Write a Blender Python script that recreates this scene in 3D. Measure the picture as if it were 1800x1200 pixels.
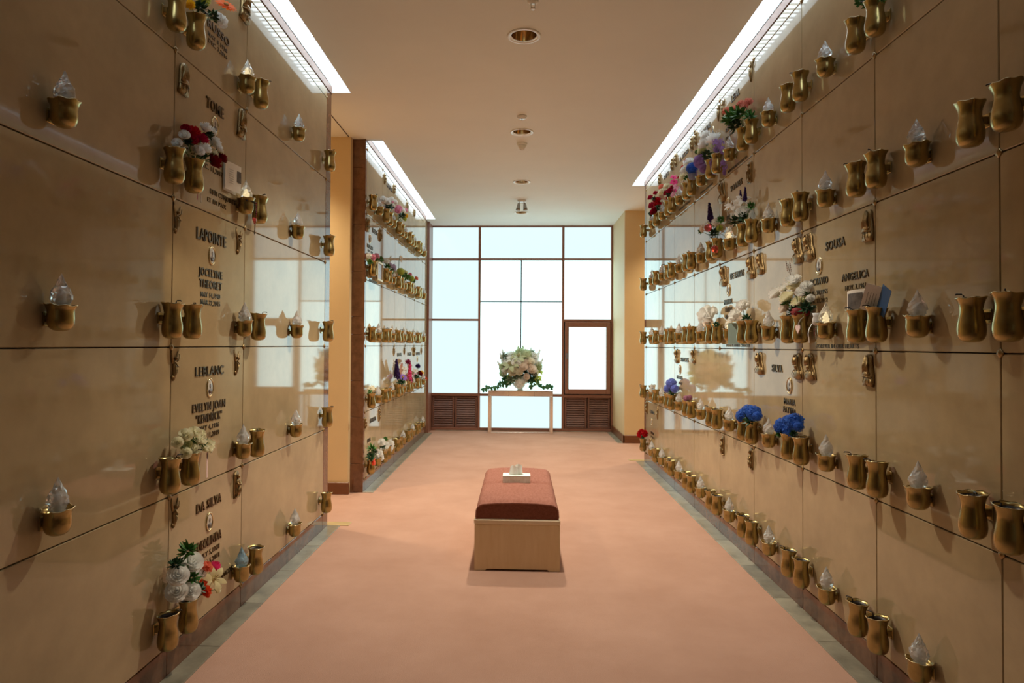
import bpy, math, random
from mathutils import Vector, Matrix

for _o in list(bpy.data.objects):
    bpy.data.objects.remove(_o)
SC = bpy.context.scene
COL = SC.collection
PI = math.pi

# ------------------------------------------------------------------ camera, world, exposure
H = 1.5                                    # eye height
XR, XL = 1.6233, -1.5773                   # faces of the right and left crypt walls
ZC = 3.59                                  # ceiling
YWIN = 11.6                                # window wall
ROWZ = [0.1299, 0.8049, 1.4810, 2.1610, 2.8378, 3.5016]   # horizontal joints
JR = [2.295 + .7819 * k for k in range(9)]                # vertical joints, right wall
JL = [2.9297, 3.7129, 5.2766]                             # left wall, near part
JF = [6.6987 + .7819 * k for k in range(6)]               # left wall, far part

_f = Vector((-0.039775, 0.999065, 0.016950))
_r = Vector((0.999196, 0.039683, 0.005741))
_r = (_r - _f * _r.dot(_f)).normalized()
_f.normalize()
_u = _r.cross(_f)
cam_data = bpy.data.cameras.new('camera')
cam = bpy.data.objects.new('camera', cam_data)
COL.objects.link(cam)
cam.matrix_world = Matrix(((_r.x, _u.x, -_f.x, 0), (_r.y, _u.y, -_f.y, 0), (_r.z, _u.z, -_f.z, H), (0, 0, 0, 1)))
cam_data.sensor_width = 36
cam_data.lens = 36 * 1160 / 1800
cam_data.shift_x = (900 - 867.30) / 1800
cam_data.shift_y = (586.29 - 600) / 1800
cam_data.clip_start = .05
SC.camera = cam

wd = bpy.data.worlds.new('world')
SC.world = wd
wd.use_nodes = True
wd.node_tree.nodes['Background'].inputs[0].default_value = (.75, .9, 1, 1)
wd.node_tree.nodes['Background'].inputs[1].default_value = .4

vs = SC.view_settings
vs.view_transform = 'Standard'
vs.look = 'None'
vs.exposure = 0.3
vs.gamma = 1.0
vs.use_curve_mapping = False

WINDOW_LIGHT = 1.75
COVE_LIGHT = 4.2
DOWN_WATT = 200
SIDE_WATT = 165

# ------------------------------------------------------------------ materials
MAT = {}


def lin(c):
    return tuple(((x / 255) / 12.92 if x / 255 <= .04045 else ((x / 255 + .055) / 1.055) ** 2.4) for x in c)


def mat(name, col, rough=.5, metal=0, ior=1.5, noise=0, scale=8, col2=None, bump=0, bscale=60, emit=None, estr=0,
        trans=0, coat=0, per_object=0, stretch=None, alpha=1, spec=None):
    m = bpy.data.materials.new(name)
    m.use_nodes = True
    nt = m.node_tree
    b = nt.nodes['Principled BSDF']
    b.inputs['Base Color'].default_value = (*col, 1)
    b.inputs['Roughness'].default_value = rough
    b.inputs['Metallic'].default_value = metal
    b.inputs['IOR'].default_value = ior
    b.inputs['Transmission Weight'].default_value = trans
    b.inputs['Coat Weight'].default_value = coat
    if spec is not None:
        b.inputs['Specular IOR Level'].default_value = spec
    if emit:
        b.inputs['Emission Color'].default_value = (*emit, 1)
        b.inputs['Emission Strength'].default_value = estr
    tc = nt.nodes.new('ShaderNodeTexCoord')
    src = tc.outputs['Object']
    if stretch or per_object:
        mp = nt.nodes.new('ShaderNodeMapping')
        nt.links.new(src, mp.inputs[0])
        if stretch:
            mp.inputs['Scale'].default_value = stretch
        if per_object:
            oi = nt.nodes.new('ShaderNodeObjectInfo')
            ml = nt.nodes.new('ShaderNodeMath')
            ml.operation = 'MULTIPLY'
            ml.inputs[1].default_value = 37
            nt.links.new(oi.outputs['Random'], ml.inputs[0])
            cb = nt.nodes.new('ShaderNodeCombineXYZ')
            for i in range(3):
                nt.links.new(ml.outputs[0], cb.inputs[i])
            nt.links.new(cb.outputs[0], mp.inputs['Location'])
        src = mp.outputs[0]
    last = None
    if noise or col2:
        nz = nt.nodes.new('ShaderNodeTexNoise')
        nz.inputs['Scale'].default_value = scale
        nz.inputs['Detail'].default_value = 7
        nz.inputs['Roughness'].default_value = .62
        nt.links.new(src, nz.inputs['Vector'])
        rp = nt.nodes.new('ShaderNodeValToRGB')
        c2 = col2 or tuple(min(1, x * (1 + noise)) for x in col)
        c1 = col if col2 else tuple(x * (1 - noise) for x in col)
        rp.color_ramp.elements[0].position = .32
        rp.color_ramp.elements[1].position = .68
        rp.color_ramp.elements[0].color = (*c1, 1)
        rp.color_ramp.elements[1].color = (*c2, 1)
        nt.links.new(nz.outputs['Fac'], rp.inputs[0])
        last = rp.outputs[0]
        if per_object:
            hs = nt.nodes.new('ShaderNodeHueSaturation')
            mr = nt.nodes.new('ShaderNodeMapRange')
            mr.inputs['To Min'].default_value = 1 - per_object
            mr.inputs['To Max'].default_value = 1 + per_object
            nt.links.new(oi.outputs['Random'], mr.inputs[0])
            nt.links.new(mr.outputs[0], hs.inputs['Value'])
            nt.links.new(last, hs.inputs['Color'])
            last = hs.outputs[0]
        nt.links.new(last, b.inputs['Base Color'])
    if bump:
        n2 = nt.nodes.new('ShaderNodeTexNoise')
        n2.inputs['Scale'].default_value = bscale
        n2.inputs['Detail'].default_value = 3
        nt.links.new(src, n2.inputs['Vector'])
        bp = nt.nodes.new('ShaderNodeBump')
        bp.inputs['Strength'].default_value = bump
        bp.inputs['Distance'].default_value = .01
        nt.links.new(n2.outputs['Fac'], bp.inputs['Height'])
        nt.links.new(bp.outputs[0], b.inputs['Normal'])
    MAT[name] = m
    return m


mat('marble', (.425, .33, .195), .045, noise=.13, scale=3.2, per_object=.035, ior=1.5)
mat('rail_brown', (.26, .145, .105), .45, noise=.1, scale=10)
mat('granite', (.125, .055, .028), .06, col2=(.215, .098, .052), scale=14, per_object=.08)
mat('joint', (.06, .045, .03), .9)
mat('bronze', (.43, .335, .14), .27, 1, noise=.12, scale=30)
mat('bronze_cast', (.33, .23, .11), .36, 1, noise=.35, scale=60, bump=.25, bscale=120)
mat('bronze_letter', (.12, .085, .045), .35, 1)
mat('brass_bright', (.80, .68, .42), .2, 1)
mat('liner_black', (.018, .012, .010), .45)
mat('glass_flame', (.97, .98, 1), .03, trans=.70, ior=1.47)
mat('glass_flame_blue', (.50, .75, .95), .05, trans=.7, ior=1.47)
mat('bulb_lit', (1, .85, .5), .4, emit=(1, .80, .45), estr=.8)
mat('bulb_off', (.85, .85, .82), .25)
mat('carpet', (.51, .30, .22), .95, col2=(.59, .36, .272), scale=1.6, bump=.5, bscale=420, spec=.1)
mat('border_stone', (.27, .25, .19), .28, noise=.3, scale=7, per_object=.18)
mat('border_gold', (.52, .40, .20), .3, noise=.15, scale=9)
mat('ceiling_paint', (.86, .87, .82), .85, noise=.015, scale=2)
mat('cream_paint', (.72, .55, .31), .6, noise=.02, scale=3)
mat('white_paint', (.86, .87, .86), .5)
mat('louver_grey', (.66, .70, .74), .5)
mat('white_gloss', (.85, .84, .80), .25)
mat('wood_brown', (.24, .105, .070), .32, col2=(.31, .14, .095), scale=5, stretch=(14, 14, 1))
mat('wood_brown_h', (.24, .105, .070), .32, col2=(.31, .14, .095), scale=5, stretch=(1, 14, 14))
mat('baseboard_brown', (.14, .05, .018), .3, col2=(.19, .07, .025), scale=5, stretch=(1, 12, 12))
mat('louver_door', (.19, .090, .066), .34, noise=.2, scale=6)
mat('black_bar', (.02, .02, .022), .4)
mat('maple', (.76, .56, .30), .42, col2=(.82, .63, .37), scale=3, stretch=(9, 9, 1.2))
mat('maple_lip', (.76, .60, .38), .35, col2=(.82, .66, .44), scale=3, stretch=(1.2, 9, 9))
mat('fabric_rust', (.31, .125, .088), .92, col2=(.41, .18, .135), scale=70, bump=.5, bscale=260, stretch=(1, .35, 1), spec=.15)
mat('fabric_dark', (.20, .07, .042), .95, col2=(.26, .095, .06), scale=60, bump=.4, bscale=260, spec=.1)
mat('tissue', (.9, .9, .86), .8)
mat('box_print', (.62, .53, .42), .6, col2=(.80, .76, .68), scale=26)
mat('mirror_champagne', (.86, .77, .67), .14, .75)
mat('ceramic', (.72, .74, .66), .3)
mat('stem_green', (.09, .19, .05), .6)
mat('trim_metal', (.92, .91, .86), .3)
mat('reflector', (.62, .46, .27), .14, 1)
mat('chrome_dark', (.35, .35, .35), .25, 1)
mat('porcelain', (.62, .60, .55), .12, noise=.12, scale=12)
mat('portrait_grey', (.16, .13, .12), .35, noise=.4, scale=20)
mat('portrait_skin', (.45, .34, .27), .4)
mat('paper', (.90, .87, .82), .7)
mat('paper_pink', (.80, .60, .55), .7)
mat('print_dark', (.09, .075, .07), .6, noise=.6, scale=30)
mat('print_text', (.30, .26, .23), .7)
mat('card_blue', (.02, .085, .24), .5)
mat('card_green', (.30, .40, .37), .55)
mat('card_pale', (.62, .72, .64), .55)
mat('frame_gold', (.55, .42, .22), .4, .5)
mat('photo_print', (.12, .11, .09), .35, col2=(.36, .28, .36), scale=45)
mat('red_glass', (.80, .10, .10), .05, trans=.85, coat=.5)
mat('red_cloth', (.22, .008, .012), .7)
mat('red_bright', (.75, .06, .02), .5)
mat('heart_pink', (.78, .55, .52), .5)
mat('bead_red', (.25, .01, .015), .25)
mat('bead_clear', (.7, .75, .75), .1, trans=.5)
mat('bead_black', (.012, .012, .015), .25)
mat('white_satin', (.88, .90, .92), .35)
mat('twig', (.30, .15, .09), .8)
mat('flower_eye', (.35, .20, .05), .8)
mat('leaf_dgreen', (.022, .075, .026), .45, noise=.35, scale=40)
mat('leaf_green', (.06, .20, .035), .45, noise=.35, scale=40)
mat('leaf_ivy', (.035, .16, .06), .4, noise=.4, scale=30)
mat('leaf_sage', (.27, .36, .25), .6, noise=.25, scale=30)
mat('leaf_lime', (.38, .46, .06), .5, noise=.25, scale=30)

FL = {'orange': (.95, .20, .012), 'white': (.93, .93, .90), 'lime': (.55, .62, .14), 'yellow': (.90, .58, .03),
      'crimson': (.36, .006, .030), 'red': (.50, .010, .016), 'magenta_red': (.52, .006, .08), 'darkred': (.20, .003, .008),
      'cream': (.91, .88, .68), 'lime_cream': (.70, .72, .42), 'coral': (.90, .30, .20), 'hotpink': (.82, .06, .25),
      'yellowwhite': (.90, .82, .48), 'redorange': (.78, .10, .03), 'dustypink': (.55, .24, .29), 'salmon': (.80, .33, .25),
      'lilac': (.42, .26, .62), 'blue': (.045, .16, .62), 'paleblue': (.45, .50, .66), 'pink': (.84, .42, .54),
      'violet': (.045, .018, .13), 'blush': (.92, .82, .74), 'periwinkle': (.20, .26, .72), 'mauve': (.48, .22, .34),
      'lavender': (.66, .58, .74), 'purple': (.36, .20, .66), 'magenta': (.36, .035, .13), 'peach': (.93, .88, .76),
      'palegreen': (.60, .68, .46)}
for _n, _c in FL.items():
    _m = mat('petal_' + _n, _c, .62, noise=.10, scale=35, spec=.25)
    _nt = _m.node_tree                      # thin petals let some light through
    _tr = _nt.nodes.new('ShaderNodeBsdfTranslucent')
    _tr.inputs[0].default_value = (*_c, 1)
    _mx = _nt.nodes.new('ShaderNodeMixShader')
    _mx.inputs[0].default_value = .4
    _nt.links.new(_nt.nodes['Principled BSDF'].outputs[0], _mx.inputs[1])
    _nt.links.new(_tr.outputs[0], _mx.inputs[2])
    _nt.links.new(_mx.outputs[0], _nt.nodes['Material Output'].inputs[0])


def emission(name, col, strength, gloss=0):
    m = bpy.data.materials.new(name)
    m.use_nodes = True
    nt = m.node_tree
    nt.nodes.clear()
    out = nt.nodes.new('ShaderNodeOutputMaterial')
    e = nt.nodes.new('ShaderNodeEmission')
    e.inputs[0].default_value = (*col, 1)
    e.inputs[1].default_value = strength
    if gloss:
        g = nt.nodes.new('ShaderNodeBsdfGlossy')
        g.inputs['Roughness'].default_value = .15
        mx = nt.nodes.new('ShaderNodeMixShader')
        mx.inputs[0].default_value = gloss
        nt.links.new(e.outputs[0], mx.inputs[1])
        nt.links.new(g.outputs[0], mx.inputs[2])
        nt.links.new(mx.outputs[0], out.inputs[0])
    else:
        nt.links.new(e.outputs[0], out.inputs[0])
    MAT[name] = m


for _n, _s, _c in (('dim', .52, (.75, .95, .955)), ('mid', 1.05, (.64, .95, .96)), ('bright', 1.28, (.64, .95, .96))):
    emission('frosted_daylight_' + _n, _c, WINDOW_LIGHT * _s, .04)   # daylight put into the panes as emission, strength and tint by group
emission('cove_diffuser', (.78, .92, 1.0), COVE_LIGHT)


# ------------------------------------------------------------------ mesh helpers
class MB:
    def __init__(self):
        self.v, self.f, self.m = [], [], []
        self.mi = 0

    def add(self, vs_, fs_):
        n = len(self.v)
        self.v += [tuple(p) for p in vs_]
        self.f += [tuple(i + n for i in q) for q in fs_]
        self.m += [self.mi] * len(fs_)
        return self

    def box(self, x0, x1, y0, y1, z0, z1):
        return self.add([(x0, y0, z0), (x1, y0, z0), (x1, y1, z0), (x0, y1, z0), (x0, y0, z1), (x1, y0, z1), (x1, y1, z1), (x0, y1, z1)],
                        [(0, 3, 2, 1), (4, 5, 6, 7), (0, 1, 5, 4), (1, 2, 6, 5), (2, 3, 7, 6), (3, 0, 4, 7)])

    def cbox(self, x0, x1, y0, y1, z0, z1, c=.004):
        # box with all edges chamfered
        P, F = [], []
        cs = [((x0, 1), (x1, -1)), ((y0, 1), (y1, -1)), ((z0, 1), (z1, -1))]
        idx = {}
        for i in range(2):
            for j in range(2):
                for k in range(2):
                    b = (cs[0][i], cs[1][j], cs[2][k])
                    for a in range(3):
                        p = [b[t][0] + (0 if t == a else b[t][1] * c) for t in range(3)]
                        idx[(i, j, k, a)] = len(P)
                        P.append(tuple(p))
        for a in range(3):
            o = [t for t in range(3) if t != a]
            for s in range(2):
                q = []
                for (u, w) in ((0, 0), (1, 0), (1, 1), (0, 1)):
                    key = [0, 0, 0]
                    key[a] = s
                    key[o[0]] = u
                    key[o[1]] = w
                    q.append(idx[(*key, a)])
                flip = (s == 0) ^ (a == 1)
                F.append(tuple(reversed(q)) if flip else tuple(q))
        for a in range(3):        # edges along axis a
            o = [t for t in range(3) if t != a]
            for u in range(2):
                for w in range(2):
                    k0, k1 = [0, 0, 0], [0, 0, 0]
                    k0[a], k1[a] = 0, 1
                    k0[o[0]] = k1[o[0]] = u
                    k0[o[1]] = k1[o[1]] = w
                    F.append((idx[(*k0, o[0])], idx[(*k1, o[0])], idx[(*k1, o[1])], idx[(*k0, o[1])]))
        for i in range(2):
            for j in range(2):
                for k in range(2):
                    F.append(tuple(idx[(i, j, k, a)] for a in range(3)))
        return self.add(P, F)

    def lathe(self, prof, n=24, c=(0, 0, 0), fn=None, cap=True):
        P, F = [], []
        for i, (r, z) in enumerate(prof):
            for k in range(n):
                a = 2 * PI * k / n
                rr, zz = (r, z) if fn is None else fn(i, a, r, z)
                P.append((c[0] + rr * math.cos(a), c[1] + rr * math.sin(a), c[2] + zz))
        for i in range(len(prof) - 1):
            for k in range(n):
                k2 = (k + 1) % n
                F.append((i * n + k, i * n + k2, (i + 1) * n + k2, (i + 1) * n + k))
        if cap:
            F.append(tuple(reversed(range(n))))
            F.append(tuple((len(prof) - 1) * n + k for k in range(n)))
        return self.add(P, F)

    def tube(self, pts, r, n=6, taper=None):
        pts = [Vector(p) for p in pts]
        P, F = [], []
        for i, p in enumerate(pts):
            d = (pts[min(i + 1, len(pts) - 1)] - pts[max(i - 1, 0)])
            if d.length < 1e-9:
                d = Vector((0, 0, 1))
            d.normalize()
            up = Vector((0, 0, 1)) if abs(d.z) < .9 else Vector((1, 0, 0))
            a = d.cross(up).normalized()
            b = d.cross(a)
            rr = r if taper is None else r + (taper - r) * i / max(1, len(pts) - 1)
            for k in range(n):
                t = 2 * PI * k / n
                P.append(tuple(p + a * rr * math.cos(t) + b * rr * math.sin(t)))
        for i in range(len(pts) - 1):
            for k in range(n):
                k2 = (k + 1) % n
                F.append((i * n + k, (i + 1) * n + k, (i + 1) * n + k2, i * n + k2))
        F.append(tuple(range(n)))
        F.append(tuple(reversed([(len(pts) - 1) * n + k for k in range(n)])))
        return self.add(P, F)

    def ell(self, c, rx, ry, rz, nu=10, nv=6, rot=None):
        P, F = [], []
        for j in range(nv + 1):
            t = PI * j / nv
            for k in range(nu):
                a = 2 * PI * k / nu
                p = Vector((rx * math.sin(t) * math.cos(a), ry * math.sin(t) * math.sin(a), rz * math.cos(t)))
                if rot is not None:
                    p = rot @ p
                P.append(tuple(p + Vector(c)))
        for j in range(nv):
            for k in range(nu):
                k2 = (k + 1) % nu
                F.append((j * nu + k, (j + 1) * nu + k, (j + 1) * nu + k2, j * nu + k2))
        return self.add(P, F)

    def grid(self, fn, nu, nv):
        P = [tuple(fn(i / nu, j / nv)) for j in range(nv + 1) for i in range(nu + 1)]
        F = [(j * (nu + 1) + i, j * (nu + 1) + i + 1, (j + 1) * (nu + 1) + i + 1, (j + 1) * (nu + 1) + i) for j in range(nv) for i in range(nu)]
        return self.add(P, F)

    def relief(self, outline, depth, rings=4, base=0.0, cx=None, cy=None):
        # domed casting: outline in (x, y), rising towards its middle in z
        n = len(outline)
        cx = sum(p[0] for p in outline) / n if cx is None else cx
        cy = sum(p[1] for p in outline) / n if cy is None else cy
        P, F = [], []
        for j in range(rings + 2):
            if j == 0:
                s, z = 1, base
            else:
                t = (j - 1) / rings
                s, z = 1 - t * .94, base + depth * (.45 + .55 * math.sin(t * PI / 2))
            for (x, y) in outline:
                P.append((cx + (x - cx) * s, cy + (y - cy) * s, z))
        for j in range(rings + 1):
            for k in range(n):
                k2 = (k + 1) % n
                F.append((j * n + k, j * n + k2, (j + 1) * n + k2, (j + 1) * n + k))
        F.append(tuple((rings + 1) * n + k for k in range(n)))
        F.append(tuple(reversed(range(n))))
        return self.add(P, F)

    def prism(self, outline, z0, z1, plane='xz'):
        n = len(outline)

        def q(a, b, c):
            return {'xz': (a, c, b), 'xy': (a, b, c), 'yz': (c, a, b)}[plane]
        P = [q(a, b, z0) for a, b in outline] + [q(a, b, z1) for a, b in outline]
        F = [tuple(range(n)), tuple(reversed(range(n, 2 * n)))]
        for k in range(n):
            k2 = (k + 1) % n
            F.append((k, n + k, n + k2, k2))
        return self.add(P, F)

    def data(self, name, mats, smooth=False):
        me = bpy.data.meshes.new(name)
        me.from_pydata(self.v, [], self.f)
        for m in (mats if isinstance(mats, (list, tuple)) else [mats]):
            me.materials.append(MAT[m])
        me.polygons.foreach_set('material_index', self.m)
        if smooth:
            me.polygons.foreach_set('use_smooth', [True] * len(self.f))
        me.update()
        return me


def fix_normals(me):
    import bmesh
    bm = bmesh.new()
    bm.from_mesh(me)
    bmesh.ops.recalc_face_normals(bm, faces=bm.faces)
    bm.to_mesh(me)
    bm.free()
    return me


def obj(name, data, parent=None, loc=(0, 0, 0), rot=(0, 0, 0), scale=None):
    o = bpy.data.objects.new(name, data)
    COL.objects.link(o)
    o.location = loc
    o.rotation_euler = rot
    if scale is not None:
        o.scale = scale if isinstance(scale, (tuple, list)) else (scale,) * 3
    if parent is not None:
        o.parent = parent
    return o


def put(name, mb, mats, parent=None, smooth=False, loc=(0, 0, 0), rot=(0, 0, 0), fix=True):
    me = mb.data(name, mats, smooth)
    if fix:
        fix_normals(me)
    return obj(name, me, parent, loc, rot)


def tag(o, label, cat, group=None, kind=None):
    o['label'] = label
    o['category'] = cat
    if group:
        o['group'] = group
    if kind:
        o['kind'] = kind
    return o


def thing(name, label, cat, loc=(0, 0, 0), rz=0, group=None):
    o = bpy.data.objects.new(name, None)
    COL.objects.link(o)
    o.empty_display_size = .05
    o.location = loc
    o.rotation_euler = (0, 0, rz)
    return tag(o, label, cat, group)


def struct(o, label=None):
    o['kind'] = 'structure'
    if label:
        o['label'] = label
    return o


ORD = ['first', 'second', 'third', 'fourth', 'fifth', 'sixth', 'seventh', 'eighth', 'ninth', 'tenth', 'eleventh', 'twelfth',
       'thirteenth', 'fourteenth', 'fifteenth', 'sixteenth', 'seventeenth', 'eighteenth', 'nineteenth', 'twentieth',
       'twenty-first', 'twenty-second', 'twenty-third', 'twenty-fourth', 'twenty-fifth', 'twenty-sixth', 'twenty-seventh', 'twenty-eighth']
ROWN = ['bottom', 'second lowest', 'middle', 'second highest', 'top']
WALLN = {'R': 'right wall', 'L': 'near left wall', 'F': 'far left wall'}


def wall_x(side, p=0.0):
    return XR - p if side == 'R' else XL + p


def wall_frame(side):
    # local x = reading direction, local y = up, local z = out of the wall
    if side == 'R':
        return Matrix(((0, 0, -1), (-1, 0, 0), (0, 1, 0))).to_euler()
    return Matrix(((0, 0, 1), (1, 0, 0), (0, 1, 0))).to_euler()


FRAME = {s: wall_frame(s) for s in 'RLF'}

# ------------------------------------------------------------------ positions measured on the walls (metres)
# emblems: wall, kind, y, z, height; medallions: wall, y, z, height; inscriptions: wall, text, y, z, width, letter height
# bouquets: wall, y, z, label, [(kind, colour, distance from wall, y, z, size)]
EMBLEMS=[
 ('L','hands',2.991,2.728,0.15),
 ('L','hands',3.63,2.736,0.166),
 ('L','hands',3.652,3.421,0.195),
 ('L','angel',2.959,2.071,0.143),
 ('L','angel',3.623,2.071,0.15),
 ('L','angel',2.955,1.401,0.148),
 ('L','angel',3.616,1.394,0.143),
 ('L','saint',3.632,0.715,0.15),
 ('L','angel',2.973,0.726,0.141),
 ('R','angel',4.681,3.44,0.153),
 ('R','angel',5.442,3.416,0.145),
 ('R','angel',5.328,3.408,0.147),
 ('R','saint',6.135,3.418,0.138),
 ('R','saint',6.276,3.414,0.141),
 ('R','saint',6.923,3.439,0.143),
 ('R','saint',7.078,3.44,0.146),
 ('R','saint',7.71,3.435,0.146),
 ('R','saint',4.706,2.731,0.158),
 ('R','bust',5.343,2.738,0.166),
 ('R','bust',3.905,2.064,0.151),
 ('R','bust',3.757,2.063,0.152),
 ('R','hands',3.126,2.063,0.151),
 ('R','bust',5.304,2.059,0.16),
 ('R','bust',4.682,2.056,0.157),
 ('R','bust',4.503,2.06,0.144),
 ('R','bust',4.516,1.389,0.148),
 ('R','bust',3.906,1.388,0.148),
 ('R','bust',3.746,1.39,0.149),
 ('R','hands',3.126,1.391,0.151),
 ('R','bust',6.864,1.398,0.142),
 ('R','bust',6.21,1.408,0.128),
 ('R','saint',8.467,0.723,0.161),
 ('R','angel',7.807,0.712,0.148),
 ('R','saint',5.329,0.711,0.152),
 ('R','saint',4.685,0.717,0.149),
 ('F','bust',6.725,2.731,0.139),
 ('F','saint',7.351,2.73,0.152),
 ('F','angel',8.232,1.414,0.121),
 ('F','angel',8.974,1.415,0.116),
 ('F','bust',9.781,1.4,0.135),
 ('F','angel',10.525,1.402,0.127),
 ('F','saint',6.708,0.695,0.116),
 ('F','angel',7.382,0.712,0.165),
 ('F','saint',7.568,3.419,0.13),
 ('F','saint',8.144,3.437,0.126),
 ('F','saint',9.109,3.427,0.126),
 ('F','saint',9.734,3.457,0.117),
]
MEDALLIONS=[
 ('L',3.325,2.621,0.097),
 ('L',3.309,1.948,0.097),
 ('L',3.306,1.274,0.097),
 ('L',3.319,0.59,0.097),
 ('R',5.225,3.285,0.081),
 ('R',5.608,3.32,0.068),
 ('R',5.204,2.612,0.099),
 ('R',3.64,1.94,0.1),
 ('R',5.19,1.936,0.098),
 ('R',4.037,1.264,0.101),
 ('R',6.752,1.263,0.099),
 ('F',6.862,2.608,0.095),
 ('F',10.143,1.273,0.096),
 ('R',8.177,0.569,0.085),
]
INSCRIPTIONS=[
 ('L','RUSSO',3.352,3.117,0.244,0.046),
 ('L','MAY 8,1938',3.346,3.064,0.218,0.023),
 ('L','DEC. 3,2016',3.35,3.03,0.212,0.023),
 ('L','TOME',3.323,2.714,0.189,0.057),
 ('L','DEC. 11,2017',3.299,2.389,0.242,0.026),
 ('L','UNIS CONJOINTS',3.43,2.275,0.295,0.027),
 ('L','ET EN PAIX',3.36,2.227,0.212,0.023),
 ('L','LAPOINTE',3.306,2.04,0.317,0.06),
 ('L','JOCELYNE',3.302,1.857,0.254,0.041),
 ('L','THEORET',3.303,1.799,0.242,0.041),
 ('L','MAY 14,1940',3.303,1.744,0.211,0.026),
 ('L','MAR.22,2015',3.304,1.706,0.211,0.026),
 ('L','LEBLANC',3.305,1.361,0.304,0.048),
 ('L','EVELYN JOAN',3.306,1.183,0.353,0.043),
 ('L','"KENDRICK"',3.305,1.125,0.278,0.043),
 ('L','MAY 4,1936',3.308,1.076,0.214,0.026),
 ('L','APR.11,2019',3.309,1.036,0.214,0.026),
 ('L','DA SILVA',3.316,0.687,0.267,0.049),
 ('L','DEOLINDA',3.324,0.495,0.262,0.049),
 ('L','JULY 5,1928',3.328,0.436,0.219,0.026),
 ('L','NOV. 5,2018',3.329,0.392,0.219,0.026),
 ('L','SAUDACOES',3.508,0.267,0.201,0.027),
 ('R','SOUSA',3.456,2.031,0.208,0.048),
 ('R','OCTAVIO',3.648,1.856,0.219,0.038),
 ('R','JUL. 30,1955',3.655,1.796,0.22,0.024),
 ('R','APR. 21,2012',3.655,1.75,0.22,0.024),
 ('R','ANGELICA',3.26,1.846,0.255,0.039),
 ('R','NOV. 7,1961',3.259,1.792,0.193,0.025),
 ('R','FOREVER IN OUR HEARTS',3.451,1.504,0.447,0.022),
 ('R','SILVA',4.228,1.363,0.166,0.047),
 ('R','MARIA',4.036,1.169,0.168,0.037),
 ('R','FATIMA',4.036,1.118,0.184,0.038),
 ('R','DE FARIAS',4.996,2.037,0.304,0.049),
 ('R','MANUEL',5.203,1.847,0.204,0.04),
 ('R','FARIAS',5.191,1.786,0.168,0.038),
 ('R','MAR. 1958',5.191,1.731,0.168,0.031),
 ('R','TODOS OS NOSSOS CORACOES',4.994,1.506,0.535,0.021),
 ('R','SOARES',5.01,2.711,0.261,0.047),
 ('R','JOSE',5.204,2.505,0.085,0.031),
 ('R','1949',5.166,2.466,0.146,0.022),
 ('R','SEMPRE NO NOSSO CORACAO',4.997,2.86,0.441,0.021),
 ('R','LEAL',5.027,3.398,0.185,0.052),
 ('R','REI',5.224,3.206,0.085,0.036),
 ('R','1936 - 2011',5.19,3.139,0.155,0.022),
 ('R','AMARAL',5.824,3.399,0.302,0.05),
 ('R','A. PICAO',6.587,3.394,0.341,0.045),
 ('R','REIS',7.379,3.396,0.214,0.045),
 ('R','ETERNA SAUDADE',5.808,2.875,0.387,0.02),
 ('R','SAUDADE ETERNA',6.578,2.888,0.475,0.023),
 ('R','SIMOES',6.562,1.365,0.303,0.042),
 ('R','MARIA',6.762,1.182,0.238,0.035),
 ('R','1947',6.731,1.123,0.154,0.026),
 ('R','2013',6.731,1.072,0.154,0.026),
 ('R','LIMA',8.139,0.692,0.277,0.039),
 ('R','ROSA',8.127,0.437,0.19,0.032),
 ('R','1951',8.118,0.387,0.207,0.028),
 ('F','REIS',7.082,2.72,0.224,0.052),
 ('F','MORAIS',6.865,2.521,0.25,0.041),
 ('F','1944 - 2010',6.88,2.475,0.225,0.024),
 ('F','ROSA',8.615,1.366,0.309,0.045),
 ('F','LIMA',9.401,1.362,0.319,0.049),
 ('F','COSTA',10.198,1.36,0.375,0.048),
 ('F','FERREIRA',7.074,0.689,0.292,0.046),
 ('F','ALMEIDA',7.873,3.392,0.346,0.054),
 ('F','PEREIRA',6.89,0.495,0.145,0.036),
 ('F','SEMPRE CONNOSCO',7.037,2.175,0.387,0.024),
]
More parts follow.
